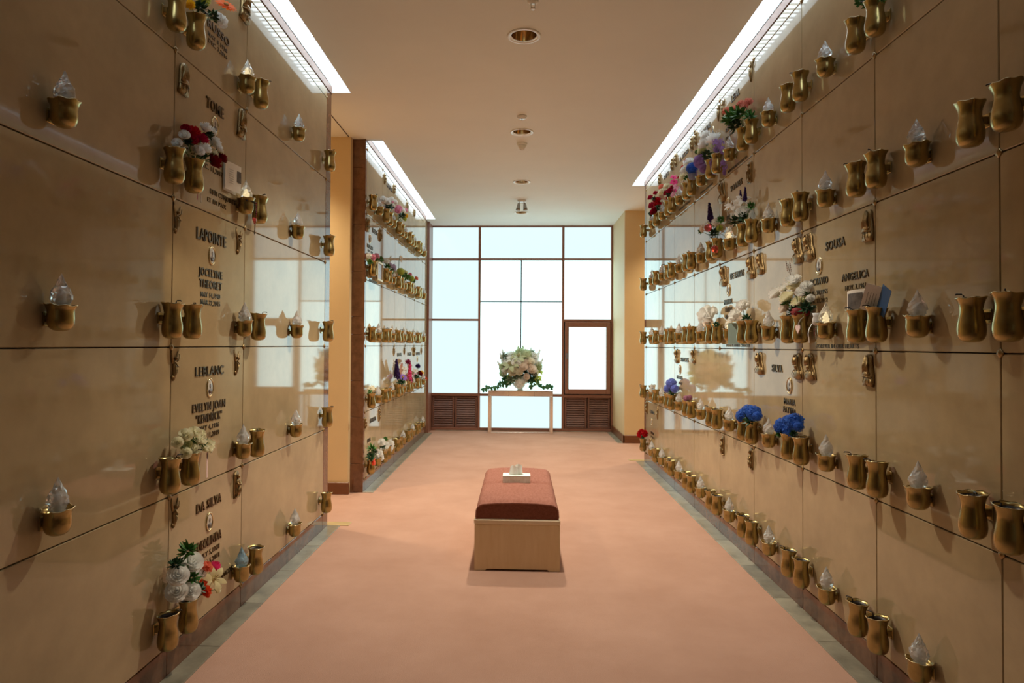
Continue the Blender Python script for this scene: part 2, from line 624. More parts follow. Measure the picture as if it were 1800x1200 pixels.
BOUQUETS=[
 ('L',3.016,3.052,'bouquet of orange gerbera,yellow mums and a white bloom,top row of left wall',[('G','orange',0.056,3.294,3.229,0.102),('C','white',0.071,3.221,3.116,0.061),('M','lime',0.062,3.058,3.139,0.071),('M','yellow',0.073,2.915,3.037,0.045),('F','dgreen',0.074,3.008,3.072,0.067),('F','dgreen',0.048,3.176,3.117,0.055)]),
 ('L',2.997,2.368,'bouquet of deep red and white roses spilling over a vase on left wall',[('R','crimson',0.072,2.897,2.465,0.035),('R','red',0.065,2.978,2.478,0.049),('R','crimson',0.072,2.944,2.428,0.048),('R','magenta_red',0.055,3.081,2.476,0.053),('R','darkred',0.083,3.158,2.389,0.06),('R','darkred',0.084,3.237,2.428,0.042),('R','white',0.076,2.876,2.43,0.037),('R','white',0.053,2.857,2.388,0.034),('R','white',0.069,3.089,2.534,0.048),('R','white',0.06,3.166,2.54,0.044),('R','cream',0.057,2.97,2.384,0.049),('R','white',0.09,2.979,2.389,0.044),('R','white',0.092,3.04,2.418,0.047),('R','white',0.047,3.226,2.505,0.056),('R','white',0.085,3.194,2.466,0.036),('R','cream',0.073,3.16,2.431,0.038),('R','cream',0.063,3.256,2.465,0.031),('F','dgreen',0.058,3.076,2.398,0.053),('F','dgreen',0.077,2.905,2.405,0.045),('F','dgreen',0.066,3.131,2.509,0.043)]),
 ('L',3.024,0.978,'low bunch of small cream roses in second row from floor,left wall',[('R','cream',0.07,2.934,1.084,0.048),('R','cream',0.083,2.991,1.091,0.044),('R','cream',0.09,2.826,1.068,0.037),('R','lime_cream',0.059,2.956,1.038,0.043),('R','cream',0.081,3.042,1.051,0.055),('R','cream',0.078,2.997,1.009,0.047),('R','cream',0.076,2.928,1.004,0.038),('R','cream',0.05,3.154,0.996,0.046),('R','cream',0.046,3.227,1.0,0.045),('R','cream',0.063,3.18,0.985,0.036),('R','cream',0.08,3.062,1.076,0.034),('F','green',0.057,3.012,1.033,0.057),('F','green',0.069,3.093,1.026,0.048)]),
 ('L',3.037,0.315,'large bouquet of white roses with coral,pink and yellow blooms near floor,left wall',[('R','white',0.078,2.992,0.494,0.077),('R','white',0.084,2.857,0.481,0.069),('R','white',0.054,2.898,0.395,0.07),('R','white',0.092,2.956,0.375,0.064),('R','white',0.054,3.117,0.4,0.048),('C','coral',0.077,3.139,0.424,0.049),('R','hotpink',0.049,3.293,0.375,0.048),('L','yellowwhite',0.081,3.203,0.341,0.105),('C','redorange',0.052,3.163,0.33,0.041),('C','redorange',0.078,3.132,0.309,0.049),('C','cream',0.079,3.251,0.279,0.036),('F','green',0.081,2.946,0.56,0.086),('F','dgreen',0.066,2.872,0.523,0.064),('F','green',0.086,2.977,0.429,0.067),('F','dgreen',0.091,3.031,0.36,0.063)]),
 ('R',2.965,3.017,'single dusty pink rose with green leaves in a top row vase,right wall',[('R','dustypink',0.046,2.981,3.044,0.057),('F','green',0.05,3.105,3.106,0.048),('F','green',0.063,3.024,3.048,0.039),('F','green',0.077,2.863,2.985,0.025)]),
 ('R',4.707,3.022,'bushy kalanchoe plant with salmon pink flowers,top row of right wall',[('C','salmon',0.075,5.013,3.273,0.048),('C','salmon',0.065,4.854,3.233,0.042),('C','salmon',0.079,4.669,3.198,0.052),('C','salmon',0.048,4.622,3.193,0.056),('C','salmon',0.078,4.802,3.124,0.037),('C','salmon',0.063,4.812,3.176,0.037),('C','salmon',0.074,4.61,3.165,0.04),('F','green',0.053,4.731,3.115,0.139),('F','green',0.061,4.804,3.157,0.116),('F','green',0.058,4.623,3.114,0.112),('F','dgreen',0.06,4.744,3.075,0.106),('F','green',0.079,4.492,3.049,0.077)]),
 ('R',5.344,3.055,'white roses with trailing lilac wisteria in a top row vase,right wall',[('R','white',0.058,5.357,3.174,0.097),('R','white',0.068,5.638,3.219,0.087),('R','lime_cream',0.049,5.727,3.187,0.074),('R','white',0.061,5.622,3.287,0.068),('W','lilac',0.048,5.223,3.069,0.063),('W','lilac',0.046,5.322,3.039,0.069),('W','lilac',0.058,5.401,2.956,0.065),('W','lilac',0.051,5.158,2.89,0.058),('H','lilac',0.06,5.731,3.095,0.109),('H','lilac',0.08,5.605,2.997,0.068),('W','lilac',0.047,5.87,3.002,0.056),('W','lilac',0.074,5.284,3.092,0.059),('F','dgreen',0.051,5.522,3.088,0.086),('F','green',0.082,5.81,3.197,0.04)]),
 ('R',6.06,3.004,'blue hydrangea with white peonies and tiny red buds,top row of right wall',[('H','blue',0.091,5.929,3.084,0.097),('C','white',0.048,6.178,3.209,0.08),('C','white',0.079,6.241,3.151,0.075),('C','cream',0.068,6.352,3.115,0.071),('H','paleblue',0.089,5.936,3.019,0.072),('R','red',0.064,6.389,3.218,0.033),('R','red',0.088,6.183,3.221,0.027),('F','green',0.052,6.241,3.076,0.059)]),
 ('R',6.896,3.023,'spray of hot pink orchids with red and cream roses,top row of right wall',[('O','hotpink',0.056,6.802,3.224,0.059),('O','hotpink',0.089,6.633,3.136,0.063),('O','pink',0.089,6.558,3.072,0.051),('R','crimson',0.046,6.881,3.132,0.059),('R','crimson',0.085,6.838,3.098,0.053),('R','crimson',0.079,7.038,3.121,0.055),('O','pink',0.077,6.708,3.027,0.052),('O','hotpink',0.045,6.82,3.094,0.053),('R','cream',0.084,7.014,3.188,0.054),('R','cream',0.063,7.352,3.203,0.063),('R','coral',0.083,7.272,3.244,0.05),('R','red',0.07,6.499,3.147,0.028),('R','red',0.081,6.947,3.052,0.036),('F','dgreen',0.079,6.902,3.071,0.065)]),
 ('R',7.606,2.997,'bunch of dark red roses at far end of top row,right wall',[('R','crimson',0.048,7.746,3.284,0.047),('R','crimson',0.065,7.961,3.279,0.055),('R','red',0.057,7.609,3.167,0.072),('R','crimson',0.066,7.855,3.161,0.074),('R','red',0.057,7.575,3.108,0.072),('R','crimson',0.085,7.625,3.046,0.079),('F','dgreen',0.071,7.895,3.067,0.061),('F','dgreen',0.08,7.403,3.039,0.077),('F','dgreen',0.089,7.611,3.181,0.066)]),
 ('R',4.744,2.351,'white lilies with dark lavender spikes,second highest row of right wall',[('L','white',0.058,4.858,2.521,0.105),('L','white',0.069,4.673,2.522,0.089),('R','white',0.072,4.653,2.436,0.08),('S','violet',0.067,4.714,2.56,0.081),('S','violet',0.073,4.603,2.55,0.087),('F','green',0.068,4.504,2.447,0.058),('F','dgreen',0.069,4.731,2.393,0.098),('F','dgreen',0.055,4.634,2.395,0.08)]),
 ('R',5.375,2.363,'purple delphinium with pale green and blush flowers,second highest row of right wall',[('S','violet',0.058,5.499,2.609,0.152),('S','violet',0.07,5.407,2.535,0.093),('C','white',0.078,5.256,2.479,0.059),('F','green',0.09,5.099,2.467,0.062),('M','lime',0.062,5.22,2.423,0.05),('C','blush',0.07,5.631,2.496,0.063),('F','green',0.063,5.755,2.494,0.05),('F','dgreen',0.071,5.327,2.401,0.083),('C','white',0.085,5.487,2.494,0.047)]),
 ('R',5.469,1.668,'round head of white peony with blush edge,middle row of right wall',[('C','white',0.052,5.444,1.757,0.131),('C','blush',0.054,5.562,1.7,0.072),('F','dgreen',0.084,5.235,1.67,0.045)]),
 ('R',4.733,1.647,'white ruffled peonies beside a standing greeting card,middle row of right wall',[('C','white',0.071,4.656,1.783,0.076),('C','white',0.051,4.825,1.727,0.087),('C','blush',0.058,4.706,1.686,0.061),('F','dgreen',0.065,4.603,1.69,0.063)]),
 ('R',3.817,1.659,'large bouquet of white garden roses with a twig,middle row of right wall',[('R','white',0.072,4.073,1.824,0.067),('R','white',0.054,3.99,1.848,0.048),('R','white',0.09,3.765,1.872,0.068),('R','cream',0.088,3.763,1.842,0.058),('R','white',0.067,3.648,1.83,0.05),('R','white',0.076,3.68,1.801,0.057),('R','cream',0.055,3.933,1.788,0.071),('R','cream',0.055,3.782,1.753,0.062),('R','blush',0.059,3.966,1.73,0.058),('R','white',0.078,3.571,1.758,0.034),('F','green',0.055,3.658,1.776,0.044),('F','dgreen',0.091,3.589,1.707,0.08),('F','dgreen',0.048,3.784,1.696,0.078),('F','green',0.054,3.928,1.756,0.061),('T','twig',0.049,3.915,1.929,0.101)]),
 ('R',6.86,0.984,'periwinkle blue hydrangea toward far end of second row,right wall',[('H','periwinkle',0.051,6.836,1.114,0.1),('H','periwinkle',0.083,6.925,1.056,0.084),('H','periwinkle',0.086,6.61,1.076,0.074),('F','dgreen',0.063,6.809,1.023,0.07)]),
 ('R',6.217,0.981,'tiny mauve flower posy in second row,right wall',[('H','mauve',0.087,6.16,1.017,0.048),('H','mauve',0.054,6.167,1.022,0.048),('F','dgreen',0.05,6.244,0.995,0.038)]),
 ('R',4.529,0.98,'wide blue hydrangea in third pair of second row,right wall',[('H','blue',0.069,4.675,1.018,0.085),('H','blue',0.073,4.439,1.058,0.092),('H','blue',0.059,4.589,1.058,0.083),('H','blue',0.089,4.322,1.052,0.056),('F','dgreen',0.079,4.497,1.003,0.085)]),
 ('R',3.916,0.973,'bright blue hydrangea closest to camera in second row,right wall',[('H','blue',0.073,3.959,1.031,0.092),('H','blue',0.082,3.767,1.08,0.088),('H','blue',0.058,3.897,1.015,0.074),('H','blue',0.087,3.703,1.059,0.051),('H','blue',0.087,3.857,1.079,0.053),('F','green',0.09,3.948,0.985,0.054),('F','dgreen',0.075,3.8,1.005,0.046)]),
 ('R',8.452,0.343,'small red carnation at far end of bottom row,right wall',[('C','red',0.072,8.41,0.392,0.101),('C','red',0.07,8.579,0.362,0.067),('C','red',0.065,8.257,0.412,0.064),('F','dgreen',0.081,8.323,0.361,0.05)]),
 ('F',7.509,3.049,'white and pale pink rosebuds,top row of far left wall',[('R','white',0.088,7.322,3.101,0.063),('R','white',0.085,7.596,3.187,0.052),('R','pink',0.047,7.755,3.188,0.053),('R','white',0.056,7.946,3.23,0.055),('R','white',0.056,7.255,3.111,0.056),('R','white',0.079,7.662,3.128,0.053),('F','dgreen',0.068,7.388,3.063,0.089),('F','dgreen',0.072,7.667,3.102,0.066)]),
 ('F',8.267,3.04,'pink and white roses with yellow blooms,top row of far left wall',[('R','pink',0.084,8.038,3.172,0.069),('R','pink',0.087,7.946,3.126,0.062),('R','white',0.054,8.48,3.235,0.066),('R','pink',0.059,8.66,3.275,0.052),('M','yellow',0.067,8.639,3.195,0.06),('M','lime',0.053,8.617,3.15,0.059),('F','dgreen',0.049,8.227,3.115,0.099)]),
 ('F',6.717,2.329,'pale pink roses behind a picture frame,far left wall',[('R','pink',0.074,6.667,2.387,0.057),('R','pink',0.056,6.95,2.437,0.054),('R','white',0.046,6.635,2.394,0.046),('F','green',0.061,6.802,2.372,0.076),('F','green',0.056,7.106,2.42,0.067),('F','green',0.083,6.499,2.319,0.056)]),
 ('F',7.506,2.354,'white and lavender flowers just past the picture frame,far left wall',[('C','white',0.049,7.442,2.438,0.064),('C','lavender',0.059,7.625,2.421,0.059),('C','lavender',0.089,7.711,2.405,0.066),('F','green',0.067,7.424,2.377,0.077),('F','green',0.073,7.691,2.362,0.06)]),
 ('F',8.378,2.359,'green hydrangea with broad leaves,second highest row of far left wall',[('H','lime',0.082,8.199,2.412,0.085),('H','lime_cream',0.071,8.544,2.428,0.081),('F','green',0.091,8.518,2.381,0.103),('F','green',0.051,8.293,2.379,0.086)]),
 ('F',9.082,2.345,'small lime flowers with pink buds,second highest row of far left wall',[('M','lime',0.09,8.978,2.401,0.085),('R','pink',0.09,8.879,2.449,0.038),('R','coral',0.087,9.441,2.452,0.049),('F','green',0.075,9.211,2.397,0.079),('F','green',0.08,8.8,2.403,0.068)]),
 ('F',8.36,0.971,'tall dark purple delphinium with a violet daisy,far left wall',[('S','violet',0.087,7.974,1.203,0.234),('G','purple',0.083,8.415,1.077,0.109),('S','white',0.052,8.03,1.221,0.18),('F','dgreen',0.059,8.268,1.02,0.1)]),
 ('F',9.006,0.978,'magenta pompom dahlia over hot pink gladiolus,far left wall',[('M','magenta',0.063,8.914,1.261,0.085),('S','hotpink',0.059,9.081,1.108,0.251),('O','white',0.067,8.626,1.186,0.059),('O','white',0.089,8.459,1.134,0.051),('F','dgreen',0.061,9.076,1.006,0.078),('C','cream',0.065,8.646,0.991,0.052)]),
 ('F',9.868,0.998,'dark plum dahlia with yellow and white blooms near window,far left wall',[('M','violet',0.061,9.805,1.175,0.076),('G','yellow',0.063,10.226,1.068,0.071),('O','pink',0.058,9.589,1.049,0.058),('O','white',0.079,9.456,1.125,0.065),('C','darkred',0.046,9.995,1.06,0.078),('F','dgreen',0.078,9.571,1.029,0.074),('C','redorange',0.061,10.555,0.954,0.064)]),
 ('F',6.718,0.991,'small cream lily in first vase of second row,far left wall',[('L','cream',0.045,6.716,1.038,0.064),('L','cream',0.059,6.784,1.051,0.053),('F','green',0.08,6.567,1.025,0.045)]),
 ('F',6.772,0.296,'green sprig and white flowers around a red bow,bottom row of far left wall',[('F','green',0.052,6.659,0.442,0.092),('F','dgreen',0.055,6.623,0.368,0.091),('C','white',0.046,7.151,0.316,0.074),('C','white',0.065,7.183,0.267,0.068),('F','dgreen',0.069,6.848,0.377,0.065),('K','red',0.1,6.684,0.318,0.075)]),
 ('F',7.528,0.281,'white roses with one green leaf sprig,bottom row of far left wall',[('R','white',0.08,7.162,0.432,0.062),('R','white',0.056,7.498,0.35,0.065),('R','white',0.057,7.76,0.327,0.08),('R','white',0.058,7.394,0.327,0.064),('R','white',0.064,7.726,0.282,0.067),('F','green',0.068,7.423,0.432,0.051),('F','dgreen',0.078,7.202,0.389,0.062)]),
]

# ------------------------------------------------------------------ floor
Y0 = -2.6
floor = struct(put('floor', MB().box(-4.2, 4.2, Y0 - .2, 12.0, -.12, 0), 'carpet'), 'salmon coloured carpet floor')
BW = .105
_tile = {}


def border_run(x0, x1, ya, yb, step=.57, m='border_stone'):
    n = max(1, round((yb - ya) / step))
    L = (yb - ya) / n
    key = (round(x1 - x0, 3), round(L, 3), m)
    if key not in _tile:
        w = x1 - x0
        _tile[key] = fix_normals(MB().cbox(-w / 2, w / 2, -L / 2 + .0015, L / 2 - .0015, -.004, .006, .0015).data('border_tile', m))
    for i in range(n):
        obj('border_tile', _tile[key], floor, ((x0 + x1) / 2, ya + L * (i + .5), 0))


border_run(XR - BW, XR, -.05, 8.67)
border_run(XL, XL + BW, -.05, 5.41)
border_run(XL, XL + BW, 6.64, 11.15)
border_run(1.62 - BW, 1.62, 10.25, YWIN - .02)
_g = MB().cbox(-.10, .10, -.05, .05, -.004, .006, .0015)
_gd = fix_normals(_g.data('corner_tile', 'border_gold'))
obj('corner_tile', _gd, floor, (XL + .075, 5.47, 0))
obj('corner_tile', _gd, floor, (XR - .085, 8.735, 0))
for i in range(5):
    w = (3.19 - BW * 2) / 5
    put('border_tile', MB().cbox(-w / 2 + .0015, w / 2 - .0015, -.04, .04, -.004, .006, .0015), 'border_stone', floor,
        loc=(XL + BW + w * (i + .5), YWIN - .045, 0))

# ------------------------------------------------------------------ ceiling with round cut-outs and two light slots
LIGHTS = [(.019, 4.433), (.012, 6.45), (.016, 8.429), (.013, 10.393)]
CL, CR = -1.413, 1.457          # edges of the two light slots
COVE_Z = ZC + .056
SLOT_NEAR = 1.2
cb = MB()
T = ZC + .12
cs0, cs1 = -.15, .18
cb.box(CL, cs0, Y0, YWIN + .1, ZC, T)
cb.box(cs1, CR, Y0, YWIN + .1, ZC, T)
_ys = sorted(y for _, y in LIGHTS)
_edge = [Y0]
for y in _ys:
    _edge += [y - .15, y + .15]
_edge.append(YWIN + .1)
for i in range(0, len(_edge), 2):
    cb.box(cs0, cs1, _edge[i], _edge[i + 1], ZC, T)
for (lx, ly) in LIGHTS:
    n = 48
    outer, inner = [], []
    for k in range(n):
        a = 2 * PI * (k + .5) / n
        c, s = math.cos(a), math.sin(a)
        hx = (cs1 - lx) if c > 0 else (lx - cs0)
        t = min(hx / max(abs(c), 1e-6), .15 / max(abs(s), 1e-6))
        outer.append((lx + c * t, ly + s * t, ZC))
        inner.append((lx + c * .088, ly + s * .088, ZC))
    cor = [(cs1, ly + .15), (cs0, ly + .15), (cs0, ly - .15), (cs1, ly - .15)]
    F = []
    for k in range(n):
        k2 = (k + 1) % n
        F.append((k, k2, n + k2, n + k))
    P = outer + inner
    for (cx_, cy_) in cor:          # fill the corner between the two rays that straddle it
        ang = math.atan2(cy_ - ly, cx_ - lx)
        k = int(math.floor((ang % (2 * PI)) / (2 * PI / n) - .5)) % n
        P.append((cx_, cy_, ZC))
        F.append((k, len(P) - 1, (k + 1) % n))
    cb.add(P, F)
cb.box(-4.2, CL, 5.41, 6.66, ZC, T)                       # over the left side passage
cb.box(-4.2, XL - .14, 6.66, YWIN + .1, ZC, T)
cb.box(XL - .14, CL, 10.94, YWIN + .1, ZC, T)
cb.box(XL - .2, CL, Y0, SLOT_NEAR, ZC, T)
cb.box(CR, XR + .2, Y0, SLOT_NEAR, ZC, T)
cb.box(CR, 4.2, 8.67, YWIN + .1, ZC, T)
struct(put('ceiling', cb, 'ceiling_paint', fix=False), 'smooth beige painted ceiling')
# thin dark joint in the ceiling of the left passage
struct(put('trim_1', MB().box(-1.735, -1.727, 5.41, 6.56, ZC - .004, ZC + .001), 'joint'), 'thin dark ceiling joint over the left side passage')

# ------------------------------------------------------------------ crypt walls
PANELS = []
_pd = {}


def panel_mesh(w, h, m):
    key = (round(w, 3), round(h, 3), m)
    if key not in _pd:
        mb = MB()
        c = .0025
        t = .03
        a, b = w / 2, h / 2
        mb.add([(-a, -b, -t), (a, -b, -t), (a, b, -t), (-a, b, -t), (-a, -b, -c), (a, -b, -c), (a, b, -c), (-a, b, -c),
                (-a + c, -b + c, 0), (a - c, -b + c, 0), (a - c, b - c, 0), (-a + c, b - c, 0)],
               [(0, 3, 2, 1)] + [(i, (i + 1) % 4, 4 + (i + 1) % 4, 4 + i) for i in range(4)]
               + [(4 + i, 4 + (i + 1) % 4, 8 + (i + 1) % 4, 8 + i) for i in range(4)] + [(8, 9, 10, 11)])
        _pd[key] = fix_normals(mb.data('marble_panel' if m == 'marble' else 'granite_block', m))
    return _pd[key]


def panels(wall, side, ys, zs, m='marble', name='marble_panel', gap=.0045):
    for j in range(len(zs) - 1):
        for i in range(len(ys) - 1):
            w, h = ys[i + 1] - ys[i] - gap, zs[j + 1] - zs[j] - gap
            o = obj(name, panel_mesh(w, h, m), wall, (wall_x(side), (ys[i] + ys[i + 1]) / 2, (zs[j] + zs[j + 1]) / 2), FRAME[side])
            PANELS.append((side, ys[i], ys[i + 1], zs[j], zs[j + 1], o))


ZT = COVE_Z + .10
wall_right = struct(put('wall_right', MB().box(XR + .028, XR + .30, Y0, 8.655, 0, ZT), 'joint'), 'polished tan marble crypt wall on the right')
wall_left = struct(put('wall_left', MB().box(XL - .30, XL - .028, Y0, 5.395, 0, ZT), 'joint'), 'polished tan marble crypt wall on the near left')
wall_left_far = struct(put('wall_left_far', MB().box(XL - .125, XL - .028, 6.66, 11.14, 0, ZT), 'joint'), 'polished tan marble crypt wall on the far left')

yr = [Y0, JR[0] - 3 * .7819, JR[0] - 2 * .7819, JR[0] - .7819] + JR
panels(wall_right, 'R', yr, ROWZ + [ZC - .012])
yl = [Y0, JL[0] - 2 * .7819 * 2, JL[0] - .7819 * 2] + JL
panels(wall_left, 'L', yl, ROWZ + [ZC - .012])
yf = JF + [11.14]
panels(wall_left_far, 'F', yf, ROWZ + [ZC - .012])
# granite: edge strips, base blocks and the rail inside the light slot
for wl, sd, ya, yb in ((wall_right, 'R', JR[8], 8.67), (wall_left, 'L', JL[2], 5.41), (wall_left_far, 'F', 6.64, JF[0])):
    panels(wl, sd, [ya, yb], [ROWZ[0], ROWZ[2], ROWZ[4], ZC - .012], 'granite', 'granite_block', .002)
for wl, sd, ys in ((wall_right, 'R', yr + [8.67]), (wall_left, 'L', yl + [5.41]), (wall_left_far, 'F', [6.64] + yf)):
    panels(wl, sd, ys, [0.0, ROWZ[0]], 'granite', 'granite_block', .0025)
for wl, sd, ya, yb in ((wall_right, 'R', Y0, 8.67), (wall_left, 'L', Y0, 5.41), (wall_left_far, 'F', 6.64, 11.14)):
    x = wall_x(sd, .006)
    x2 = wall_x(sd, -.03)
    put('top_rail', MB().box(min(x, x2), max(x, x2), ya, yb, ZC - .010, COVE_Z - .008), 'rail_brown', wl)
# granite end faces of the walls (towards the side passages)
for wl, x0, x1, y0_, y1_ in ((wall_right, XR, XR + .30, 8.655, 8.67), (wall_left, XL - .30, XL, 5.395, 5.41), (wall_left_far, XL - .135, XL, 6.64, 6.66)):
    zz = [0, .29, .76, 1.13, 1.60, 1.78, 2.24, 2.72, 3.08, 3.30, ZC]
    for j in range(len(zz) - 1):
        put('granite_block', MB().cbox(x0 + .0005, x1 - .0005, y0_, y1_, zz[j] + .001, zz[j + 1] - .001, .0015), 'granite', wl)

# bronze rosettes at the panel corners
_ros = MB()
_ros.lathe([(.0150, 0), (.0145, .003), (.011, .006), (.0085, .006), (.006, .008), (.0025, .010)], 16,
           fn=lambda i, a, r, z: (r * (1 + (.16 * math.cos(4 * a) if i < 3 else 0)), z))
_ros_d = fix_normals(_ros.data('rosette', 'bronze_cast', True))
for wl, sd, js in ((wall_right, 'R', JR), (wall_left, 'L', JL), (wall_left_far, 'F', JF)):
    for y in js:
        for z in ROWZ:
            obj('rosette', _ros_d, wl, (wall_x(sd), y, z), FRAME[sd])

# ------------------------------------------------------------------ painted walls of the side passages, back wall
struct(put('wall_passage_left', MB().box(-4.2, XL - .133, 6.56, 6.66, 0, ZC), 'cream_paint'), 'warm yellow painted wall of the left side passage')
struct(put('wall_passage_left_back', MB().box(-4.2, XL - .30, 5.25, 5.41, 0, ZC), 'cream_paint'))
struct(put('wall_passage_left_end', MB().box(-4.3, -4.2, 5.2, 6.7, 0, ZC), 'cream_paint'))
_pw = MB().box(1.62, 4.2, 10.27, 10.40, 0, ZC)
_pw.box(1.62, 1.78, 10.40, YWIN + .1, 0, ZC)
struct(put('wall_passage_right', _pw, 'cream_paint'), 'cream painted pier and wall beside the window')
struct(put('wall_passage_right_back', MB().box(XR + .30, 4.2, 8.5, 8.67, 0, ZC), 'cream_paint'))
struct(put('wall_passage_right_end', MB().box(4.2, 4.3, 8.5, 10.4, 0, ZC), 'cream_paint'))
struct(put('wall_behind', MB().box(-1.9, 1.95, Y0 - .1, Y0, 0, ZT), 'marble'))
_bb = MB().cbox(-4.2, XL - .118, 6.535, 6.56, 0, .12, .004)
struct(put('baseboard_left', _bb, 'baseboard_brown'), 'brown wooden baseboard of the left passage')
_bb = MB().cbox(1.598, 4.2, 10.245, 10.27, 0, .12, .004)
_bb.cbox(1.595, 1.62, 10.245, YWIN - .02, 0, .12, .004)
struct(put('baseboard_right', _bb, 'baseboard_brown'), 'brown wooden baseboard of the right pier')

# ------------------------------------------------------------------ window wall
win = bpy.data.objects.new('window_1', None)
COL.objects.link(win)
win.location = (0, YWIN, 0)
struct(win, 'full height frosted window with brown wooden frame')
D0, D1 = -.06, .06


def wpart(name, x0, x1, z0, z1, d0=D0, d1=D1, m='wood_brown', parent=None, c=.004):
    return put(name, MB().cbox(x0, x1, d0, d1, z0, z1, c), m, parent or win)


wpart('post', XL - .06, -1.541, 0, ZC, -.45, D1)
wpart('post', 1.586, 1.622, 0, ZC)
wpart('mullion', -.729, -.689, .0, ZC - .02)
wpart('mullion', .736, .776, .0, ZC - .02)
wpart('head_rail', -1.541, 1.586, ZC - .022, ZC, m='wood_brown_h')
for (a, b) in ((-1.541, -.729), (-.689, .736), (.776, 1.586)):
    wpart('transom', a, b, 2.985, 3.022, m='wood_brown_h')
    wpart('bottom_rail', a, b, 0, .052, m='wood_brown_h')
wpart('transom', -1.541, -.729, 1.920, 1.955, m='wood_brown_h')
wpart('transom', -1.541, -.729, .602, .650, m='wood_brown_h')
wpart('transom', -.689, .736, .605, .650, m='wood_brown_h')
wpart('transom', .776, 1.586, .590, .640, m='wood_brown_h')
wpart('transom', .776, 1.586, 1.915, 1.955, m='wood_brown_h')


def pane(x0, x1, z0, z1, parent=None, y=.0, m='mid'):
    return put('pane', MB().box(x0, x1, y, y + .012, z0, z1), 'frosted_daylight_' + m, parent or win)


for (a, b) in ((-1.541, -.729), (-.689, .736), (.776, 1.586)):
    pane(a, b, 3.022, ZC - .022, m='dim')
pane(-1.541, -.729, 1.955, 2.985, m='dim')
pane(-1.541, -.729, .650, 1.920, m='dim')
pane(.776, 1.586, 1.955, 2.985, m='bright')
MX, MZ = .022, 2.262
pane(-.689, MX, MZ, 2.985)
pane(MX, .736, MZ, 2.985)
pane(-.689, MX, .650, MZ, m='bright')
pane(MX, .736, .650, MZ, m='bright')
pane(-.689, .736, .052, .605, m='dim')
put('glazing_bar', MB().box(MX - .009, MX + .009, -.016, .0, .66, 2.985), 'black_bar', win)
put('glazing_bar', MB().box(-.689, .736, -.016, .0, MZ - .009, MZ + .009), 'black_bar', win)
# opening casement in the right bay
cas = bpy.data.objects.new('casement', None)
COL.objects.link(cas)
cas.parent = win
wpart('stile', .790, .856, .655, 1.905, -.085, .02, parent=cas)
wpart('stile', 1.501, 1.575, .655, 1.905, -.085, .02, parent=cas)
wpart('rail', .856, 1.501, 1.815, 1.905, -.085, .02, 'wood_brown_h', cas)
wpart('rail', .856, 1.501, .655, .740, -.085, .02, 'wood_brown_h', cas)
pane(.856, 1.501, .740, 1.815, cas, -.03, 'bright')
put('latch', MB().cbox(.812, .826, -.115, -.085, 1.26, 1.36, .003), 'chrome_dark', cas)
# louvred doors below the outer bays
for (a, b) in ((-1.541, -.729), (.776, 1.586)):
    mid = (a + b) / 2
    for (p, q) in ((a + .01, mid - .006), (mid + .006, b - .01)):
        mb = MB()
        mb.box(p, q, .0, .02, .055, .595)
        mb.cbox(p, p + .035, -.03, .0, .055, .595, .003)
        mb.cbox(q - .035, q, -.03, .0, .055, .595, .003)
        mb.cbox(p + .035, q - .035, -.03, .0, .565, .595, .003)
        mb.cbox(p + .035, q - .035, -.03, .0, .055, .085, .003)
        dr = put('louver_door', mb, 'louver_door', win)
        mb = MB()
        for k in range(12):
            z = .09 + k * .0395
            mb.add([(p + .035, -.004, z + .034), (q - .035, -.004, z + .034), (q - .035, -.024, z), (p + .035, -.024, z),
                    (p + .035, .004, z + .034), (q - .035, .004, z + .034), (q - .035, -.016, z), (p + .035, -.016, z)],
                   [(0, 1, 2, 3), (4, 7, 6, 5), (3, 2, 6, 7), (0, 4, 5, 1)])
        s = put('slats', mb, 'louver_door', dr)
        s['kind'] = 'stuff'
# outside face behind the louvred doors and around the frame
struct(put('wall_window', MB().box(-1.8, 1.9, YWIN + .07, YWIN + .15, -.05, ZC + .1), 'joint'))

# ------------------------------------------------------------------ slot lights along the walls
for (nm, sd, ya, yb) in (('right wall', 'R', SLOT_NEAR, 8.67), ('near left wall', 'L', SLOT_NEAR, 5.41), ('far left wall', 'F', 6.69, 10.94)):
    xin = CR if sd == 'R' else CL
    xw = wall_x(sd)
    a, b = min(xin, xw), max(xin, xw)
    t = thing('slot_light', 'long white louvred light slot in ceiling along the ' + nm, 'light', ((a + b) / 2, (ya + yb) / 2, COVE_Z), 0, 'ceiling light slots')
    ox, oy, oz = t.location
    put('diffuser', MB().box(a - ox, b - ox, ya - oy, yb - oy, .012, .02), 'cove_diffuser', t)
    mb = MB()
    rnd = random.Random(5)
    y = ya + .03
    while y < yb - .03:
        mb.box(a - ox, b - ox, y - oy, y - oy + .003, .005 - rnd.random() * .004, .012)
        y += .05 + rnd.choice((0, .012, .03))
    lv = put('louver_blades', mb, 'louver_grey', t)
    lv['kind'] = 'stuff'
    mb = MB()
    s = 1 if sd == 'R' else -1
    xi0, xi1 = sorted((xin - s * .004, xin + s * .002))
    put('side_lip', MB().box(xi0 - ox, xi1 - ox, ya - oy, yb - oy, ZC - .0005 - oz, .02), 'white_paint', t)
    put('end_plate', MB().box(a - ox, b - ox, yb - oy - .004, yb - oy, ZC - .0005 - oz, .02), 'white_paint', t)
    put('end_plate', MB().box(a - ox, b - ox, ya - oy, ya - oy + .004, ZC - .0005 - oz, .02), 'white_paint', t)

